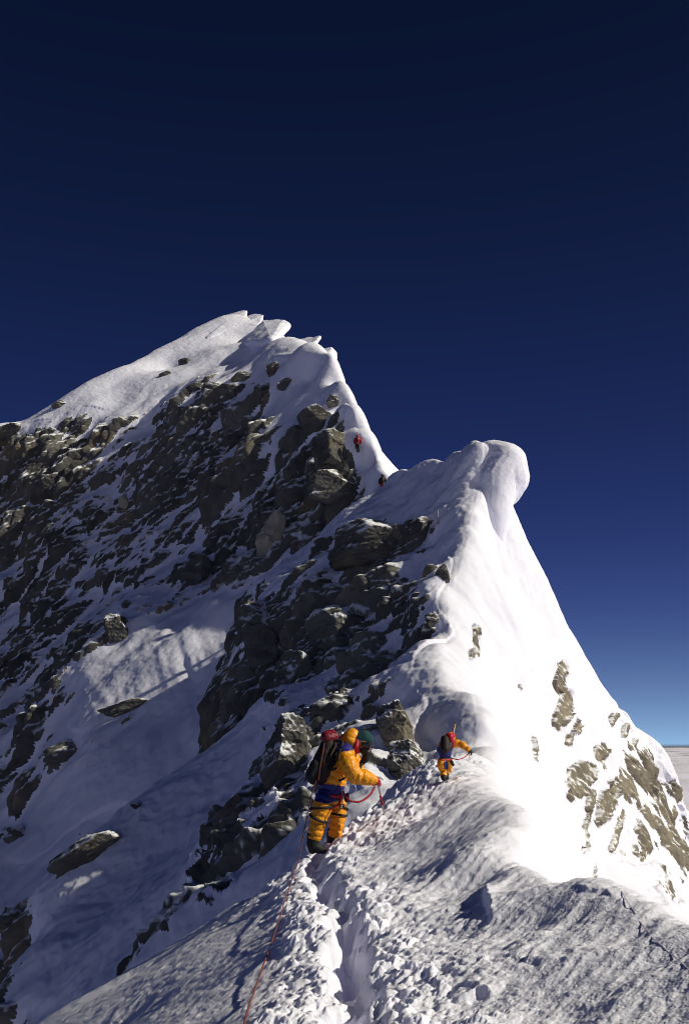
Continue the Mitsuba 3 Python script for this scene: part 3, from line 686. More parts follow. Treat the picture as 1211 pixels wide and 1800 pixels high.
def lip(key, pts, label):
    """A wind lip: a blunt plate of snow that carries the slope on past the crest."""
    tip = [(at(x, y, d), r * d / FOC) for x, y, d, r in pts if d]
    base = [(at(x, y, ground(x, y) + 1.3), r * ground(x, y) / FOC) for x, y, d, r in pts if not d]
    t = skin(m3.Manifold.batch_hull([ball(p, r) for p, r in tip + base]), 0.2, 24)
    v = np.array(t.vertices)
    v += np.array(t.vertex_normals) * (0.28 * fb(v, 0.45, 4, 7))[:, None]
    add(key, (v, np.array(t.faces)), 'snow_far')
    thing(key, label, 'cornice')


lip('snow_cornice_001', [(366, 600, 0, 8), (395, 575, 0, 7), (405, 556, 160, 3.5), (420, 551, 158.5, 3.5), (433, 548, 157, 2.6), (425, 572, 0, 7)], 'thin pointed snow lip at the very top of the summit')
lip('snow_cornice_002', [(412, 588, 0, 8), (432, 572, 0, 7), (440, 557, 155.5, 3.5), (462, 555, 151, 3), (452, 576, 0, 7)], 'short blunt snow lip second from the summit top')
lip('snow_cornice_003', [(436, 606, 0, 9), (464, 567, 150, 5), (498, 567, 144, 6.5), (505, 572, 143, 7), (493, 583, 143, 6), (478, 600, 0, 9)], 'large round hooked snow cornice jutting right below the summit')
lip('snow_cornice_004', [(488, 632, 0, 9), (512, 606, 138.5, 5), (538, 598, 132, 4), (562, 593, 126.5, 2.4), (553, 604, 127, 4), (535, 628, 0, 9)], 'sharp upturned snow horn midway down the summit ridge')
lip('snow_cornice_005', [(545, 638, 0, 8), (563, 619, 119, 5), (583, 613, 117.5, 4), (588, 620, 117, 4.5), (589, 633, 116, 3.5), (574, 640, 0, 8)], 'lowest snow hook on the summit ridge ending in a short drop')

# ------------------------------------------------------------------ single rocks that stand out of the snow
def boulder(px, py, w, h, tilt, seed, label, sink=0.25, deep=1.0, dust=-0.15, warm=WARM, dark=DARK, dy=0.0, group=None, fine=4):
    rng = np.random.default_rng(seed)
    y = ground(px, py) + dy
    k = y / FOC / math.cos(PITCH) * 1.0
    c = at(px, py, y)
    ico = trimesh.creation.icosphere(subdivisions=fine)
    d = np.array(ico.vertices)
    nrm = rng.normal(size=(13, 3))
    nrm = np.vstack([nrm / np.linalg.norm(nrm, axis=1, keepdims=True), np.eye(3), -np.eye(3)])
    dist = np.r_[rng.uniform(0.66, 1.0, len(nrm) - 6), rng.uniform(0.85, 1.2, 6)]
    r = np.min(dist[None] / np.maximum(d @ nrm.T, 1e-3), axis=1)
    v = d * np.minimum(r, 1.25)[:, None]
    cut = np.floor((v @ unit((0.25, 0.3, 1.0)) + 0.1 * fb(v, 2, 2, seed)) * 3.5)          # bedding steps
    v *= (1 + 0.07 * (np.random.default_rng(seed + 1).uniform(-1, 1, 40)[(cut.astype(int) + 20) % 40]))[:, None]
    v += d * (0.10 * fb(v, 2.6, 4, seed) + 0.05 * fb(v, 8, 2, seed + 2))[:, None]
    t = math.radians(tilt)
    ex, ez = np.array([math.cos(t), 0, math.sin(t)]), np.array([-math.sin(t), 0, math.cos(t)])
    size = np.array([w / 2 * k, deep * 0.5 * min(w, h) * k, h / 2 * k])
    v = v * size * 1.08
    v = c + v[:, :1] * ex + v[:, 1:2] * np.array([0, 1.0, 0]) + v[:, 2:] * ez + np.array([0, sink * size[1], 0])
    f = np.array(ico.faces)
    n = vnormals(v, f)
    ids = (np.floor(v @ unit((0.3, 0.2, 1)) * 2).astype(int) % 50)
    tone = rock_tone(v, n, ids, ids, dark, warm, dust, seed, 2.5 / max(size.max(), 0.4))
    name, i = 'boulder', 0
    while name in scene:
        i += 1
        name = f'boulder_{i:03d}'
    add(name, (v, f), 'rock', False, tone)
    thing(name, label, 'rock', group)


PALE, PALED = (0.46, 0.42, 0.33), (0.26, 0.24, 0.20)
OCH, OCHD = (0.40, 0.32, 0.21), (0.17, 0.15, 0.12)
for a in [
    (324, 637, 22, 15, 20, 1, 'dark boulder highest on the open summit snow left of the rocks'),
    (289, 658, 20, 11, 32, 2, 'low wedge of rock half buried in the summit snow, left of the highest boulder'),
    (342, 680, 30, 15, 10, 3, 'flat dark boulder with a snow tail under the highest summit boulder'),
    (104, 712, 24, 17, 20, 4, 'brown boulder breaking the left skyline of the summit slope'),
    (16, 757, 44, 24, 12, 5, 'block of rock at the far left end of the skyline'),
    (481, 651, 25, 25, 20, 6, 'pointed dark boulder high in the snow below the summit cornices'),
    (501, 676, 27, 19, 25, 7, 'squat dark boulder just right of the pointed one below the summit'),
    (455, 690, 17, 25, 15, 8, 'upright pale brown boulder in the snow left of the squat one'),
    (466, 681, 13, 13, 10, 9, 'small reddish boulder touching the upright one below the summit'),
    (424, 664, 34, 20, 25, 10, 'ragged dark boulder at the top edge of the rock band'),
    (402, 688, 32, 26, 25, 11, 'broken dark boulder at the upper left of the rock band'),
    (558, 736, 58, 42, 22, 12, 'large dark block leaning out at the right end of the upper rock band'),
    (586, 706, 24, 26, 30, 13, 'pale capped block on top of the large leaning block'),
    (611, 742, 32, 42, -25, 14, 'brown block beside the white ice strip above the red climber'),
    (588, 856, 86, 62, 14, 16, 'huge dark rock directly below the bulging one')]:
    boulder(*a)
boulder(582, 792, 72, 66, 18, 15, 'huge bulging dark rock left of the red climber', dy=-1.6)
for a in [
    (475, 945, 42, 92, -14, 20, 'tall pale slab of rock standing in the middle of the dark face'),
    (226, 850, 24, 26, 0, 21, 'pale rime-crusted rock on the left of the dark face'),
    (217, 880, 15, 24, 0, 22, 'small pale rock right under the rime-crusted one')]:
    boulder(*a, warm=PALE, dark=PALED, dust=-0.25, dy=-2.6)
for a in [
    (343, 1008, 44, 66, -20, 23, 'upright dark block with a bright snow cap above the snow gully'),
    (222, 1063, 18, 16, 0, 24, 'small rounded boulder on the lower left of the dark face'),
    (203, 1105, 44, 62, 20, 25, 'dark block with snow on top at the left edge of the gully'),
    (222, 1243, 78, 30, 18, 26, 'dark overhanging ledge of rock inside the left snow gully'),
    (110, 1322, 70, 36, 30, 27, 'dark rock at the lower end of the sunlit gully edge'),
    (30, 1466, 38, 30, -15, 28, 'lone dark boulder in shaded snow near the left edge of the photo'),
    (240, 1416, 16, 16, 0, 29, 'small pale-topped rock peeping over the shaded snow rib'),
    (150, 1500, 110, 52, 32, 30, 'long low band of brown rock beneath the shaded gully'),
    (40, 1640, 50, 80, 30, 31, 'crumbling brown rock at the lower left end of the snow rib')]:
    boulder(*a)
for a in [
    (508, 1340, 80, 124, 14, 42, 'tall dark rimed rock tower directly left of the near climber'),
    (696, 1296, 52, 120, 20, 43, 'dark steep rimed rock behind the hand of the near climber, upper of two'),
    (712, 1352, 60, 96, 10, 46, 'dark rimed rock under the steep one, low between the two climbers in yellow')]:
    boulder(*a, dust=-0.08, sink=0.35, deep=1.1, fine=5, dy=-0.3 if a[0] > 600 else 0.0)
for a in [
    (655, 955, 150, 92, 10, 50, 'broad layered dark outcrop below the snow ramp of the nearer peak'),
    (737, 950, 62, 70, 10, 51, 'dark block at the right end of the layered outcrop'),
    (458, 1112, 74, 106, 15, 52, 'dark rock at the left edge of the nearer peak beside the gully'),
    (600, 1105, 90, 90, 20, 53, 'large grey rock in the middle of the nearer peak'),
    (778, 1010, 24, 44, -5, 54, 'small rock beside the bright edge of the nearer peak'),
    (762, 1090, 26, 34, 10, 55, 'rock beside the bright edge below the smaller one'),
    (520, 1190, 60, 84, 20, 56, 'dark ribbed rock low on the left flank of the nearer peak')]:
    boulder(*a, dust=-0.05, sink=0.45)


# ------------------------------------------------------------------ the climbers
def cloth(name, rgb, rough=0.55, sheen=0.3, bump=0.004, freq=26):
    def fn(p, n, uv):
        return mikit.fbm(p.x * freq, p.y * freq, p.z * freq, 3)

    def col(p, n, uv):
        return mi.Color3f(*rgb) * (0.82 + 0.36 * mikit.fbm(p.x * 9, p.y * 9, p.z * 9, 3))
    scene[name] = {'type': 'twosided', 'b': {'type': 'bumpmap', 't': mikit.proc(fn, 2e-3), 'scale': bump,
                   'b': P(base_color=mikit.proc(col), roughness=rough, sheen=sheen, specular=0.4)}}


cloth('yellow_nylon', (0.80, 0.31, 0.010), 0.42, 0.2, 0.008, 34)
cloth('blue_nylon', (0.015, 0.018, 0.15), 0.45, 0.2)
cloth('red_nylon', (0.40, 0.010, 0.022), 0.5, 0.2)
cloth('dark_pack', (0.018, 0.009, 0.010), 0.7, 0.1)
cloth('black_cloth', (0.012, 0.012, 0.014), 0.7, 0.1)
cloth('crimson_nylon', (0.17, 0.008, 0.022), 0.5, 0.2, 0.01, 40)
cloth('teal_wool', (0.008, 0.045, 0.055), 0.9, 0.4)
cloth('skin', (0.20, 0.11, 0.075), 0.6, 0.0)
cloth('red_rope', (0.40, 0.03, 0.045), 0.8, 0.1, 0.002, 120)
cloth('brown_rope', (0.16, 0.045, 0.035), 0.8, 0.1, 0.002, 120)
cloth('grey_rope', (0.45, 0.44, 0.50), 0.8, 0.1, 0.002, 120)
cloth('wood', (0.52, 0.36, 0.18), 0.6, 0.0)
scene['steel'] = {'type': 'twosided', 'b': P(base_color={'type': 'rgb', 'value': [0.55, 0.56, 0.58]}, metallic=0.9, roughness=0.35)}
scene['lens'] = {'type': 'twosided', 'b': P(base_color={'type': 'rgb', 'value': [0.015, 0.015, 0.018]}, roughness=0.12, specular=0.7)}


def tube(pts, r, sides=10, n=None, wob=0.0, seed=0):
    """A rope or strap: a smooth tube through the points."""
    pts = np.array(pts, float)
    s = np.r_[0, np.cumsum(np.linalg.norm(np.diff(pts, axis=0), axis=1))]
    from scipy.interpolate import PchipInterpolator
    m = n or max(24, int(s[-1] / (r * 3)))
    t = np.linspace(0, s[-1], m)
    c = PchipInterpolator(s, pts)(t)
    if wob:
        c = c + wob * np.stack([fb(np.c_[t, t * 0, t * 0 + k], 2.5, 2, seed + k) for k in range(3)], 1)
    d = np.gradient(c, axis=0)
    d /= np.linalg.norm(d, axis=1, keepdims=True)
    a = np.cross(d, np.where(np.abs(d[:, 2:]) < 0.9, [0, 0, 1.0], [1.0, 0, 0]))
    a /= np.linalg.norm(a, axis=1, keepdims=True)
    b = np.cross(d, a)
    g = np.arange(sides) * 2 * np.pi / sides
    v = c[:, None] + np.asarray(r) * (np.cos(g)[None, :, None] * a[:, None] + np.sin(g)[None, :, None] * b[:, None])
    i, j = np.meshgrid(np.arange(m - 1), np.arange(sides), indexing='ij')
    q = np.stack([i * sides + j, i * sides + (j + 1) % sides, (i + 1) * sides + (j + 1) % sides, (i + 1) * sides + j], -1).reshape(-1, 4)
    caps = [[k, k + 1, 0] for k in range(1, sides - 1)] + [[(m - 1) * sides, (m - 1) * sides + k, (m - 1) * sides + k + 1] for k in range(1, sides - 1)]
    return v.reshape(-1, 3), np.vstack([q[:, [0, 1, 2]], q[:, [0, 2, 3]], np.array(caps)])


def quilt(t, chains, pitch, amp, seed):
    """Puffs the quilted baffles out: rings across every bone."""
    v, n = np.array(t.vertices), np.array(t.vertex_normals)
    best, ring = np.full(len(v), 1e9), np.zeros(len(v))
    for ch in chains:
        along = 0.0
        for (p, r), (q, u) in zip(ch[:-1], ch[1:]):
            ax = np.asarray(q) - p
            L = np.linalg.norm(ax)
            k = np.clip((v - p) @ ax / L ** 2, 0, 1)
            d = np.linalg.norm(v - p - k[:, None] * ax, axis=1) - (r + (u - r) * k)
            w = d < best
            best = np.where(w, d, best)
            ring = np.where(w, along + k * L, ring)
            along += L
    puff = np.abs(np.sin(np.pi * (ring / pitch + 0.18 * fb(v, 6, 2, seed)))) ** 0.6
    crease = fb(v, 14, 3, seed + 1)
    return (v + n * (amp * (puff - 0.7) + amp * 0.45 * crease)[:, None], np.array(t.faces)), puff


def glove(base, palm_dir, back, r, curl, side=1):
    """A gloved hand: palm, four bent fingers of unequal length and a thumb that leaves the side of the palm."""
    d, b = unit(palm_dir), unit(back)
    w = np.cross(d, b) * side
    base = np.asarray(base, float)
    parts = [[(base, r * 0.85), (base + d * r * 1.2, r * 0.95)], [(base + d * r * 0.6 + w * r * 0.6, r * 0.6), (base + d * r * 1.5 + w * r * 0.7, r * 0.5)], [(base + d * r * 0.6 - w * r * 0.6, r * 0.6), (base + d * r * 1.5 - w * r * 0.7, r * 0.5)]]
    for k, ln in enumerate((0.85, 1.0, 0.95, 0.75)):
        p = base + d * r * 1.6 + w * r * (0.75 - 0.5 * k)
        ch, ang = [(p, r * 0.36)], 0.0
        for j in range(3):
            ang += curl
            p = p + (d * math.cos(ang) - b * math.sin(ang)) * r * 0.75 * ln
            ch.append((p, r * (0.34 - 0.03 * j)))
        parts.append(ch)
    p = base + d * r * 0.5 + w * r * 0.85
    q = p + (d * 0.5 + w * 0.6 - b * 0.5) * r
    parts.append([(p, r * 0.42), (q, r * 0.38), (q + (d * 0.6 - b * 0.8 - w * 0.2) * r * 0.8, r * 0.32)])
    return limbs(parts, r * 0.22, 4)


class Figure:
    """Joints given as seen by the photographer, (px, py, metres behind the body plane, radius in px), at distance y."""

    def __init__(self, key, y):
        self.key, self.y, self.k = key, y, y / FOC

    def j(self, px, py, dy, r):
        return (at(px, py, self.y + dy), r * self.k)

    def ch(self, *rows):
        return [self.j(*r) for r in rows]

    def add(self, part, mesh, bsdf, smooth=True, color=None):
        name, i = f'{self.key}__{part}', 0
        while name in scene:
            i += 1
            name = f'{self.key}__{part}_{i:03d}'
        add(name, mesh, bsdf, smooth, color)


def pixel_of(v):
    fy, fz = v[:, 1] * math.cos(PITCH) + v[:, 2] * math.sin(PITCH), -v[:, 1] * math.sin(PITCH) + v[:, 2] * math.cos(PITCH)
    return np.c_[605.5 + FOC * v[:, 0] / fy, 900 - FOC * fz / fy]


def near_climber():
    y0 = 13.25
    F = Figure('person', y0)
    thing(F.key, 'nearest climber, in a yellow and blue down suit, leaning forward on an ice axe', 'person')
    e = 1.7 * F.k
    torso = F.ch((581, 1398, 0, 22), (583, 1375, 0, 23), (594, 1345, 0, 25), (606, 1322, 0, 19), (613, 1308, 0.02, 11))
    girdle = F.ch((604, 1326, -0.17, 15), (607, 1322, 0, 18), (611, 1321, 0.19, 15))
    hips = F.ch((573, 1401, -0.09, 17), (580, 1398, 0, 21), (588, 1401, 0.1, 17))
    arm_n = F.ch((604, 1326, -0.17, 15), (613, 1345, -0.27, 15.5), (623, 1364, -0.28, 14), (640, 1367, -0.25, 12), (655, 1371, -0.2, 9))
    arm_f = F.ch((611, 1321, 0.19, 15), (622, 1342, 0.28, 14), (632, 1361, 0.27, 13), (645, 1366, 0.18, 11), (656, 1372, 0.08, 8.5))
    leg_n = F.ch((573, 1401, -0.09, 17), (566, 1420, -0.14, 17), (560, 1438, -0.15, 14.5), (556, 1456, -0.13, 13.5), (553, 1470, -0.12, 12.5))
    leg_f = F.ch((588, 1401, 0.1, 17), (592, 1416, 0.12, 17), (594, 1431, 0.1, 14.5), (591, 1450, 0.1, 13), (588, 1466, 0.11, 12.5))
    head = F.ch((614, 1310, 0.02, 8), (628, 1303, 0.02, 13), (637, 1304, 0.02, 13))
    chains = [torso, girdle, hips, arm_n, arm_f, leg_n, leg_f]
    # the body: one continuous figure under the clothes, its face looking out of the hood
    face = [F.ch((640, 1306, 0.02, 11), (643, 1316, 0.02, 7.5), (641, 1324, 0.02, 6)), F.ch((646, 1310, 0.02, 4.5), (652, 1316, 0.02, 2.4))]
    body = limbs([[(p, r * 0.72) for p, r in c] for c in chains] + [head] + face, e * 1.6)
    F.add('body', body, 'skin')
    # quilted suit, yellow with blue seat
    suit = limbs(chains, e, 6)
    (sv, sf), puff = quilt(suit, chains, 0.082, 0.015, 3)
    c = sv[sf].mean(1)
    pc = pixel_of(c)
    dist_leg = np.minimum.reduce([np.linalg.norm(c - p, axis=1) for p, r in leg_n[1:] + leg_f[1:]])
    blue = (pc[:, 1] > 1379 + 0.12 * (pc[:, 0] - 580)) & (pc[:, 1] < 1413 - 0.25 * np.abs(pc[:, 0] - 574)) & (pc[:, 0] < 606) & (np.linalg.norm(c - arm_n[2][0], axis=1) > 0.2)
    yoke = (pc[:, 1] < 1321 - 0.15 * (pc[:, 0] - 605)) & (pc[:, 0] < 621) & (pc[:, 0] > 586)
    b = blue | yoke
    n = vnormals(sv, sf)
    put('person__down_suit', sv, sf[~b], 'yellow_nylon', n)
    put('person__blue_seat', sv, sf[blue], 'blue_nylon', n)
    put('person__blue_shoulder', sv, sf[yoke], 'blue_nylon', n)
    hood = limbs([F.ch((612, 1314, 0.02, 13), (615, 1300, 0.02, 15), (619, 1293, 0.02, 12.5), (624, 1296, 0.02, 11)), F.ch((615, 1300, 0.02, 15), (622, 1308, 0.02, 14), (625, 1315, 0.02, 9))], e, 6)
    F.add('hood', quilt(hood, [F.ch((612, 1318, 0.02, 13), (619, 1288, 0.02, 12))], 0.08, 0.008, 9)[0], 'yellow_nylon')
    F.add('hood_lining', limbs([F.ch((627, 1303, -0.05, 5), (626, 1312, -0.07, 5), (628, 1320, -0.04, 5)), F.ch((627, 1303, 0.09, 5), (626, 1312, 0.11, 5), (628, 1320, 0.08, 5))], e, 4), 'red_nylon')
    cap = limbs([F.ch((631, 1300, 0.02, 13), (640, 1297, 0.02, 13.5), (645, 1300, 0.02, 11)), F.ch((645, 1300, 0.02, 9), (653, 1304, 0.02, 3))], e, 5)
    F.add('cap', cap, 'teal_wool')
    F.add('goggles', limbs([F.ch((639, 1309, -0.08, 4.4), (648, 1309.5, -0.06, 5.4), (652, 1310.5, 0.02, 5.2), (648, 1309.5, 0.1, 5.4), (639, 1309, 0.12, 4.4))], e * 0.8, 3), 'lens')
    F.add('oxygen_mask', limbs([F.ch((640, 1316, 0.02, 9.5), (645, 1323, 0.02, 8), (643, 1333, 0.02, 6.5), (636, 1341, 0.02, 4.5)), F.ch((636, 1341, 0.02, 3), (633, 1350, -0.05, 2.4))], e, 4), 'black_cloth')
    F.add('mask_valve', limbs([F.ch((648, 1320, -0.03, 1.7), (651, 1316, -0.03, 1.5))], e * 0.6, 2), 'steel')
    # gloves, boots
    hd = unit(at(664, 1370, y0 - 0.14) - at(655, 1371, y0 - 0.2))
    F.add('glove', glove(at(657, 1370.5, y0 - 0.19), hd, (0.2, -0.5, 0.8), 5.2 * F.k, 0.85), 'red_nylon')
    F.add('glove', glove(at(658, 1373, y0 + 0.06), unit((1, -0.2, -0.1)), (0.1, 0.4, 0.9), 5.0 * F.k, 0.85, -1), 'red_nylon')
    F.add('cuff', limbs([F.ch((654, 1371, -0.2, 8), (658, 1371, -0.18, 6.2))], e, 2), 'black_cloth')
    for dx, dyy, bx, by in ((0, -0.12, 0, 0), (0, 0.11, 35, -6)):
        F.add('boot', limbs([F.ch((552 + bx, 1468 + by, dyy, 12), (550 + bx, 1484 + by, dyy, 10.5), (549.5 + bx, 1493 + by, dyy, 7.5)), F.ch((551 + bx, 1486 + by, dyy, 10), (562 + bx, 1493 + by, dyy, 7), (569 + bx, 1495 + by, dyy, 5.5))], e, 4), 'black_cloth')
    # knee straps, harness, buckles
    def ring(p, q, rp, n=28, tilt=0.0):
        ax = unit(np.asarray(q) - p)
        a = unit(np.cross(ax, (0, 1, 0.1)))
        b2 = np.cross(ax, a)
        g = np.linspace(0, 2 * math.pi, n)
        return [np.asarray(p) + rp * (math.cos(t) * a + math.sin(t) * b2) + ax * tilt * math.cos(t) for t in g]
    for p, q, r, tl in ((leg_n[2][0], leg_n[3][0], 15.5, 0.02), (leg_f[2][0], leg_f[3][0], 15.2, 0.0), (leg_n[1][0], leg_n[2][0], 18.3, -0.06), (leg_f[1][0], leg_f[2][0], 18, 0.07)):
        F.add('leg_strap', tube(ring(p, q, r * F.k, tilt=tl), 2.0 * F.k, 8), 'black_cloth')
    F.add('harness', tube(ring(torso[0][0], torso[1][0], 23.5 * F.k), 2.6 * F.k, 8), 'red_nylon')
    F.add('harness', tube([at(598, 1398, y0 - 0.12), at(597, 1412, y0 - 0.16), at(586, 1419, y0 - 0.2), at(576, 1424, y0 - 0.22)], 2.2 * F.k, 8), 'red_nylon')
    F.add('waist_pouch', limbs([F.ch((609, 1399, -0.1, 4.5), (610, 1406, -0.1, 4.5))], e, 3), 'black_cloth')
    for x, y in ((603, 1400), (601, 1408), (600, 1416)):
        F.add('karabiner', limbs([F.ch((x, y, -0.2, 1.4), (x + 1, y + 4, -0.2, 1.2))], e * 0.6, 1), 'steel')
    for a, bq in (((592, 1350), (577, 1354)), ((606, 1367), (596, 1372))):
        F.add('chest_strap', tube([at(*a, y0 - 0.25), at((a[0] + bq[0]) / 2, (a[1] + bq[1]) / 2 + 1, y0 - 0.27), at(*bq, y0 - 0.24)], 1.8 * F.k, 8), 'black_cloth')
    # rucksack
    B = Figure('rucksack', y0)
    thing(B.key, 'big dark rucksack with a crimson top on the back of the nearest climber', 'rucksack')
    sack = limbs([B.ch((578, 1312, -0.08, 15), (570, 1340, -0.1, 20), (564, 1362, -0.09, 17)), B.ch((578, 1312, 0.12, 15), (570, 1340, 0.14, 20), (564, 1362, 0.12, 17)), B.ch((578, 1312, 0.02, 16), (568, 1352, 0.02, 22)), B.ch((584, 1330, 0, 17), (580, 1366, 0, 15))], e * 1.3, 5)
    v = np.array(sack.vertices) + np.array(sack.vertex_normals) * (0.012 * fb(sack.vertices, 7, 4, 5))[:, None]
    B.add('sack', (v, np.array(sack.faces)), 'dark_pack')
    lid = limbs([B.ch((575, 1296, -0.1, 11), (588, 1295, -0.08, 8)), B.ch((575, 1296, 0.12, 11), (588, 1295, 0.1, 8)), B.ch((575, 1296, 0.0, 12), (584, 1291, 0.0, 9))], e * 1.2, 4)
    v = np.array(lid.vertices) + np.array(lid.vertex_normals) * (0.018 * fb(lid.vertices, 11, 4, 6))[:, None]
    B.add('lid', (v, np.array(lid.faces)), 'crimson_nylon')
    B.add('side_pocket', limbs([B.ch((556, 1345, -0.16, 11), (548, 1362, -0.15, 11), (550, 1372, -0.14, 7))], e * 1.3, 4), 'black_cloth')
    B.add('shoulder_strap', tube([at(590, 1302, y0 - 0.14), at(602, 1306, y0 - 0.24), at(596, 1322, y0 - 0.27), at(588, 1342, y0 - 0.25), at(580, 1352, y0 - 0.24)], 2.6 * F.k, 8), 'black_cloth')
    B.add('compression_strap', tube([at(560, 1372, y0 - 0.27), at(562, 1352, y0 - 0.31), at(566, 1330, y0 - 0.3), at(570, 1306, y0 - 0.25)], 1.3 * F.k, 6), 'brown_rope')
    B.add('oxygen_bottle', limbs([B.ch((592, 1298, 0.08, 6), (600, 1290, 0.1, 5))], e, 2), 'steel')
    # ice axe in the hand, spike in the snow
    A = Figure('ice_axe', y0)
    thing(A.key, 'ice axe held upright in the gloved hand of the nearest climber', 'ice axe')
    A.add('shaft', tube([at(662, 1368, y0 - 0.16), at(669, 1400, y0 - 0.12), at(675, 1430, y0 - 0.08)], 1.5 * F.k, 10), 'steel')
    A.add('grip', tube([at(668.5, 1399, y0 - 0.121), at(672, 1415, y0 - 0.1)], 1.9 * F.k, 10), 'red_nylon')
    A.add('head', limbs([A.ch((657, 1366, -0.2, 1.3), (662, 1367, -0.16, 1.9), (668, 1367, -0.1, 1.5), (673, 1371, -0.04, 0.8))], e * 0.5, 1), 'steel')
    # slack red sling from waist to hand
    key = 'safety_sling'
    add(key, tube([at(604, 1391, y0 - 0.16), at(610, 1402, y0 - 0.25), at(619, 1409, y0 - 0.3), at(629, 1410, y0 - 0.3), at(643, 1404, y0 - 0.27), at(654, 1393, y0 - 0.22), at(660, 1376, y0 - 0.17)], 1.7 * F.k, 10, wob=0.006), 'red_rope')
    thing(key, 'slack red sling hanging from the waist of the nearest climber to the hand', 'rope')
    # fixed rope up the track
    pts = []
    for x, y in ((424, 1830), (433, 1790), (448, 1740), (466, 1690), (483, 1640), (499, 1590), (512, 1550)):
        pts.append(crest_point(x, y, 0.03))
    pts += [at(524, 1515, 12.9), at(533, 1470, 13.02), at(541, 1430, 13.0), at(551, 1385, 12.95), at(556, 1372, 12.95)]
    add('climbing_rope', tube(pts, 0.0065, 8, 300, 0.004), 'brown_rope')
    thing('climbing_rope', 'long taut reddish rope running from the bottom of the photo up to the nearest climber', 'rope')


near_climber()


def middle_climber():
    y0 = ground(780, 1372) - 0.15
    F = Figure('person_001', y0)
    thing(F.key, 'farther climber in yellow and blue, seen from behind, reaching out to the right', 'person')
    e = 1.15 * F.k
    torso = F.ch((782, 1333, 0, 9), (783, 1322, 0, 10), (786, 1309, 0.1, 11), (791, 1301, 0.15, 6))
    hips = F.ch((778, 1335, 0, 7.5), (787, 1336, 0.05, 7.5))
    arm_r = F.ch((796, 1308, 0.1, 6.5), (804, 1307, 0.1, 6.5), (812, 1309.5, 0.05, 5.8), (822, 1317, 0, 4.2))
    arm_l = F.ch((778, 1308, 0.1, 6.5), (773, 1317, 0.15, 5.5), (777, 1326, 0.3, 4.5))
    leg_l = F.ch((778, 1335, 0, 7.5), (775, 1345, -0.05, 7.2), (779, 1354, 0.1, 5.8), (779, 1362, 0, 5.2))
    leg_r = F.ch((787, 1336, 0.05, 7.5), (789, 1345, 0.2, 6.8), (787, 1353, 0.3, 5.4), (783, 1361, 0.25, 5))
    shoulders = F.ch((778, 1308, 0.1, 6.5), (787, 1306, 0.1, 9), (796, 1308, 0.1, 6.5))
    head = F.ch((790, 1303, 0.15, 4), (792, 1296, 0.25, 6.5), (793, 1295, 0.3, 6.3))
    chains = [torso, hips, arm_r, arm_l, leg_l, leg_r, shoulders]
    F.add('body', limbs([[(p, r * 0.75) for p, r in c] for c in chains] + [head], e * 1.5), 'skin')
    suit = limbs(chains, e, 5)
    (sv, sf), _ = quilt(suit, chains, 0.11, 0.018, 13)
    c = pixel_of(sv[sf].mean(1))
    blue = (c[:, 1] > 1312) & (c[:, 1] < 1334) & (c[:, 0] < 798) | (c[:, 1] > 1338) & (np.abs(c[:, 0] - 783.5) < 4) & (c[:, 1] < 1352)
    n = vnormals(sv, sf)
    put('person_001__down_suit', sv, sf[~blue], 'yellow_nylon', n)
    put('person_001__blue_jacket_back', sv, sf[blue], 'blue_nylon', n)
    F.add('hood', limbs([F.ch((791, 1300, 0.15, 7), (793, 1294, 0.25, 7.5))], e, 4), 'yellow_nylon')
    F.add('glove', glove(at(823, 1318, y0), (0.8, -0.1, -0.5), (0.3, -0.5, 0.8), 3.1 * F.k, 0.6), 'black_cloth')
    F.add('glove', glove(at(778, 1327, y0 + 0.3), (0.3, 0.2, -0.9), (-0.5, -0.6, 0.1), 3.0 * F.k, 0.5, -1), 'black_cloth')
    for bx, by, d in ((779, 1362, 0.0), (783.5, 1360, 0.25)):
        F.add('boot', limbs([F.ch((bx, by, d, 5), (bx + 0.5, by + 6, d - 0.05, 4.6)), F.ch((bx + 0.5, by + 6, d - 0.05, 4.4), (bx + 2, by + 8, d + 0.28, 3.2))], e, 3), 'black_cloth')
    F.add('harness', tube([at(772, 1334, y0 - 0.05), at(778, 1336, y0 - 0.17), at(787, 1336, y0 - 0.15), at(794, 1333, y0)], 1.3 * F.k, 8), 'red_nylon')
    F.add('gear_pouch', limbs([F.ch((793, 1339, -0.05, 3), (796, 1344, -0.05, 2.6))], e, 2), 'black_cloth')
    B = Figure('rucksack_001', y0)
    thing(B.key, 'dark rucksack with a bright red top on the farther climber in yellow', 'rucksack')
    B.add('sack', limbs([B.ch((782, 1300, -0.15, 7.5), (782, 1316, -0.2, 8)), B.ch((790, 1301, -0.1, 7), (787, 1314, -0.15, 7)), B.ch((779, 1306, -0.15, 6), (779, 1314, -0.18, 6))], e, 4), 'dark_pack')
    B.add('lid', limbs([B.ch((787, 1293, -0.1, 4.5), (796, 1293, 0.0, 4.5)), B.ch((791, 1295, -0.15, 5.5), (795, 1306, -0.12, 4.5), (795, 1313, -0.1, 3))], e, 4), 'red_nylon')
    add('snow_stake', tube([at(796, 1292, y0), at(797.5, 1283, y0 + 0.02), at(799.5, 1273, y0 + 0.05)], 1.5 * F.k, 8), 'wood')
    thing('snow_stake', 'pale stake sticking up out of the rucksack of the farther climber in yellow', 'stake')
    add('safety_sling_001', tube([at(795, 1333, y0 - 0.1), at(803, 1335, y0 - 0.15), at(812, 1333, y0 - 0.1), at(824, 1323, y0)], 0.9 * F.k, 8), 'red_rope')
    thing('safety_sling_001', 'red sling held out to the right by the farther climber in yellow', 'rope')
    add('ice_axe_001', tube([at(822, 1320, y0 - 0.02), at(824, 1327, y0 + 0.02), at(826, 1336, y0 + 0.06)], 0.8 * F.k, 8), 'steel')
    thing('ice_axe_001', 'ice axe under the outstretched hand of the farther climber in yellow', 'ice axe')


middle_climber()


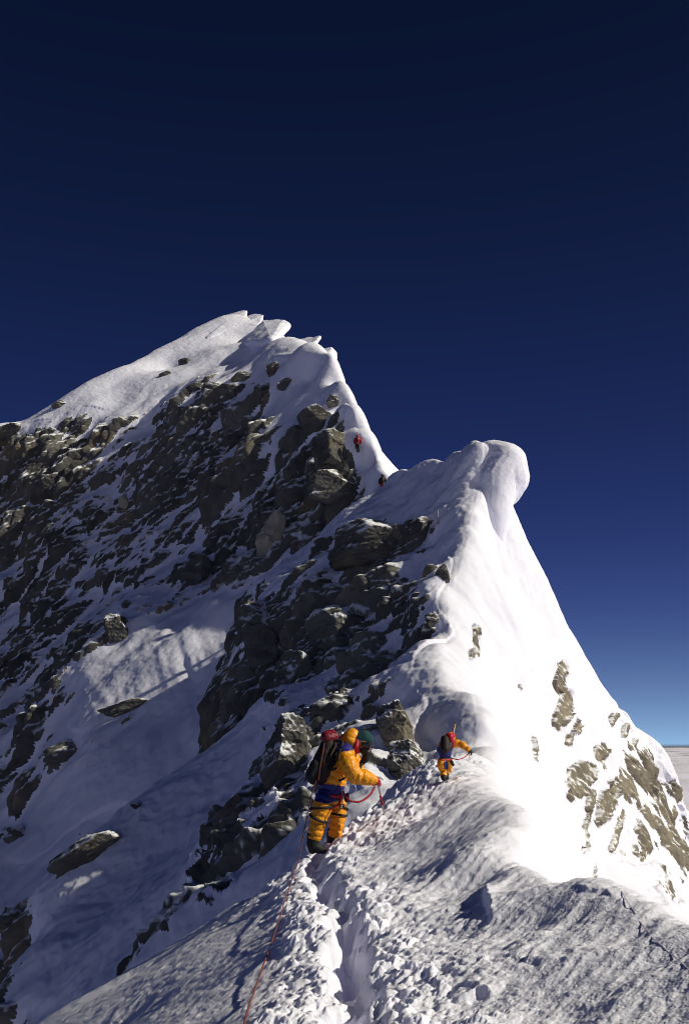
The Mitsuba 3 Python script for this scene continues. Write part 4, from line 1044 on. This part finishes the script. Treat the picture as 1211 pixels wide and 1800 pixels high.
def far_climber(key, x, y, h, y0, suit, label, low=False):
    """A small upright climber: x, y the feet, h the height in px."""
    F = Figure(key, y0)
    thing(key, label, 'person')
    u = h / 8.0
    e = 0.12 * h * F.k * 0.6
    g = lambda *rows: F.ch(*[(x + a * u, y - b * u, d * u * F.k, r * u) for a, b, d, r in rows])
    chains = [g((-0.1, 4.0, 0, 0.9), (0.0, 5.2, -0.2, 1.0), (0.1, 6.3, -0.2, 0.9)), g((-0.9, 6.3, 0, 0.55), (0.0, 6.4, -0.2, 0.8), (1.0, 6.3, 0, 0.55)),
              (g((-0.9, 6.3, 0, 0.55), (-1.5, 5.2, 0.4, 0.45), (-1.3, 4.4, 1.2, 0.4)) if low else g((-0.9, 6.3, 0, 0.55), (-1.5, 6.9, 0.8, 0.45), (-2.0, 7.6, 1.3, 0.4))), g((1.0, 6.3, 0, 0.55), (1.6, 5.5, 0.5, 0.48), (1.4, 4.6, 1.2, 0.4)),
              g((-0.4, 4.0, 0, 0.7), (-0.5, 2.4, 0.5, 0.6), (0.0, 1.0, 0.1, 0.5)), g((0.4, 4.0, 0, 0.7), (0.7, 2.2, 0.3, 0.6), (0.8, 0.6, 0, 0.5))]
    head = g((0.1, 6.8, -0.1, 0.45), (0.15, 7.5, 0, 0.62), (0.2, 7.7, 0.1, 0.6))
    F.add('body', limbs([[(p, r * 0.75) for p, r in c] for c in chains] + [head], e, 3), 'skin')
    up = limbs(chains[:4], e, 3)
    F.add('down_suit', quilt(up, chains[:4], 0.12, 0.02, 5)[0], suit)
    F.add('trousers', limbs(chains[4:], e, 3), 'black_cloth' if suit == 'red_nylon' else 'red_nylon')
    F.add('hood', limbs([g((0.1, 6.9, -0.05, 0.6), (0.15, 7.6, -0.02, 0.72))], e, 2), 'black_cloth' if suit != 'red_nylon' else 'red_nylon')
    F.add('glove', limbs([g((-1.3, 4.4, 1.2, 0.42), (-1.3, 4.0, 1.3, 0.35)) if low else g((-2.0, 7.6, 1.3, 0.42), (-2.2, 8.0, 1.4, 0.35))], e, 2), 'black_cloth')
    F.add('glove', limbs([g((1.4, 4.6, 1.2, 0.42), (1.4, 4.2, 1.3, 0.35))], e, 2), 'black_cloth')
    F.add('boot', limbs([g((0.0, 1.0, 0.1, 0.5), (0.0, 0.3, 0.0, 0.45), (0.1, 0.2, 0.7, 0.35))], e, 2), 'black_cloth')
    F.add('boot', limbs([g((0.8, 0.8, 0, 0.5), (0.8, 0.1, -0.1, 0.45), (0.9, 0.0, 0.6, 0.35))], e, 2), 'black_cloth')
    F.add('pack', limbs([g((-0.1, 6.9, -1.0, 0.55), (0.1, 5.4, -1.1, 0.75))], e, 2), 'dark_pack')


far_climber('person_002', 628, 794, 29, min(ground(x, y, 4) for x, y in ((629, 766), (629, 776), (627, 784), (631, 790), (634, 780))) - 2.7, 'red_nylon', 'tiny climber in a red suit on the white ice strip beside the huge dark rocks', True)
far_climber('person_003', 672, 866, 31, ground(671, 846) - 0.7, 'dark_pack', 'tiny dark-clad climber half hidden where the two peaks meet', True)

# ropes lying on the snow at lower right and on the ramp above
def laid_rope(key, pix, r, bsdf, label):
    pts = [crest_point(x, y, r * 0.7) for x, y in pix] if r < 0.02 else [at(x, y, ground(x, y, 2.0)) + np.array([0, 0, r * 0.6]) for x, y in pix]
    add(key, tube(pts, r, 6, 160, 0.004), bsdf)
    thing(key, label, 'rope')


laid_rope('climbing_rope_001', [(1092, 1566), (1110, 1596), (1124, 1618), (1140, 1640), (1158, 1658), (1178, 1676), (1198, 1694), (1216, 1712)], 0.003, 'grey_rope', 'thin rope lying on the smooth snow at the lower right')
laid_rope('climbing_rope_002', [(770, 896), (769, 915), (766, 932), (762, 948), (759, 962)], 0.022, 'wood', 'pale fixed rope hanging down the snow ramp of the nearer peak')
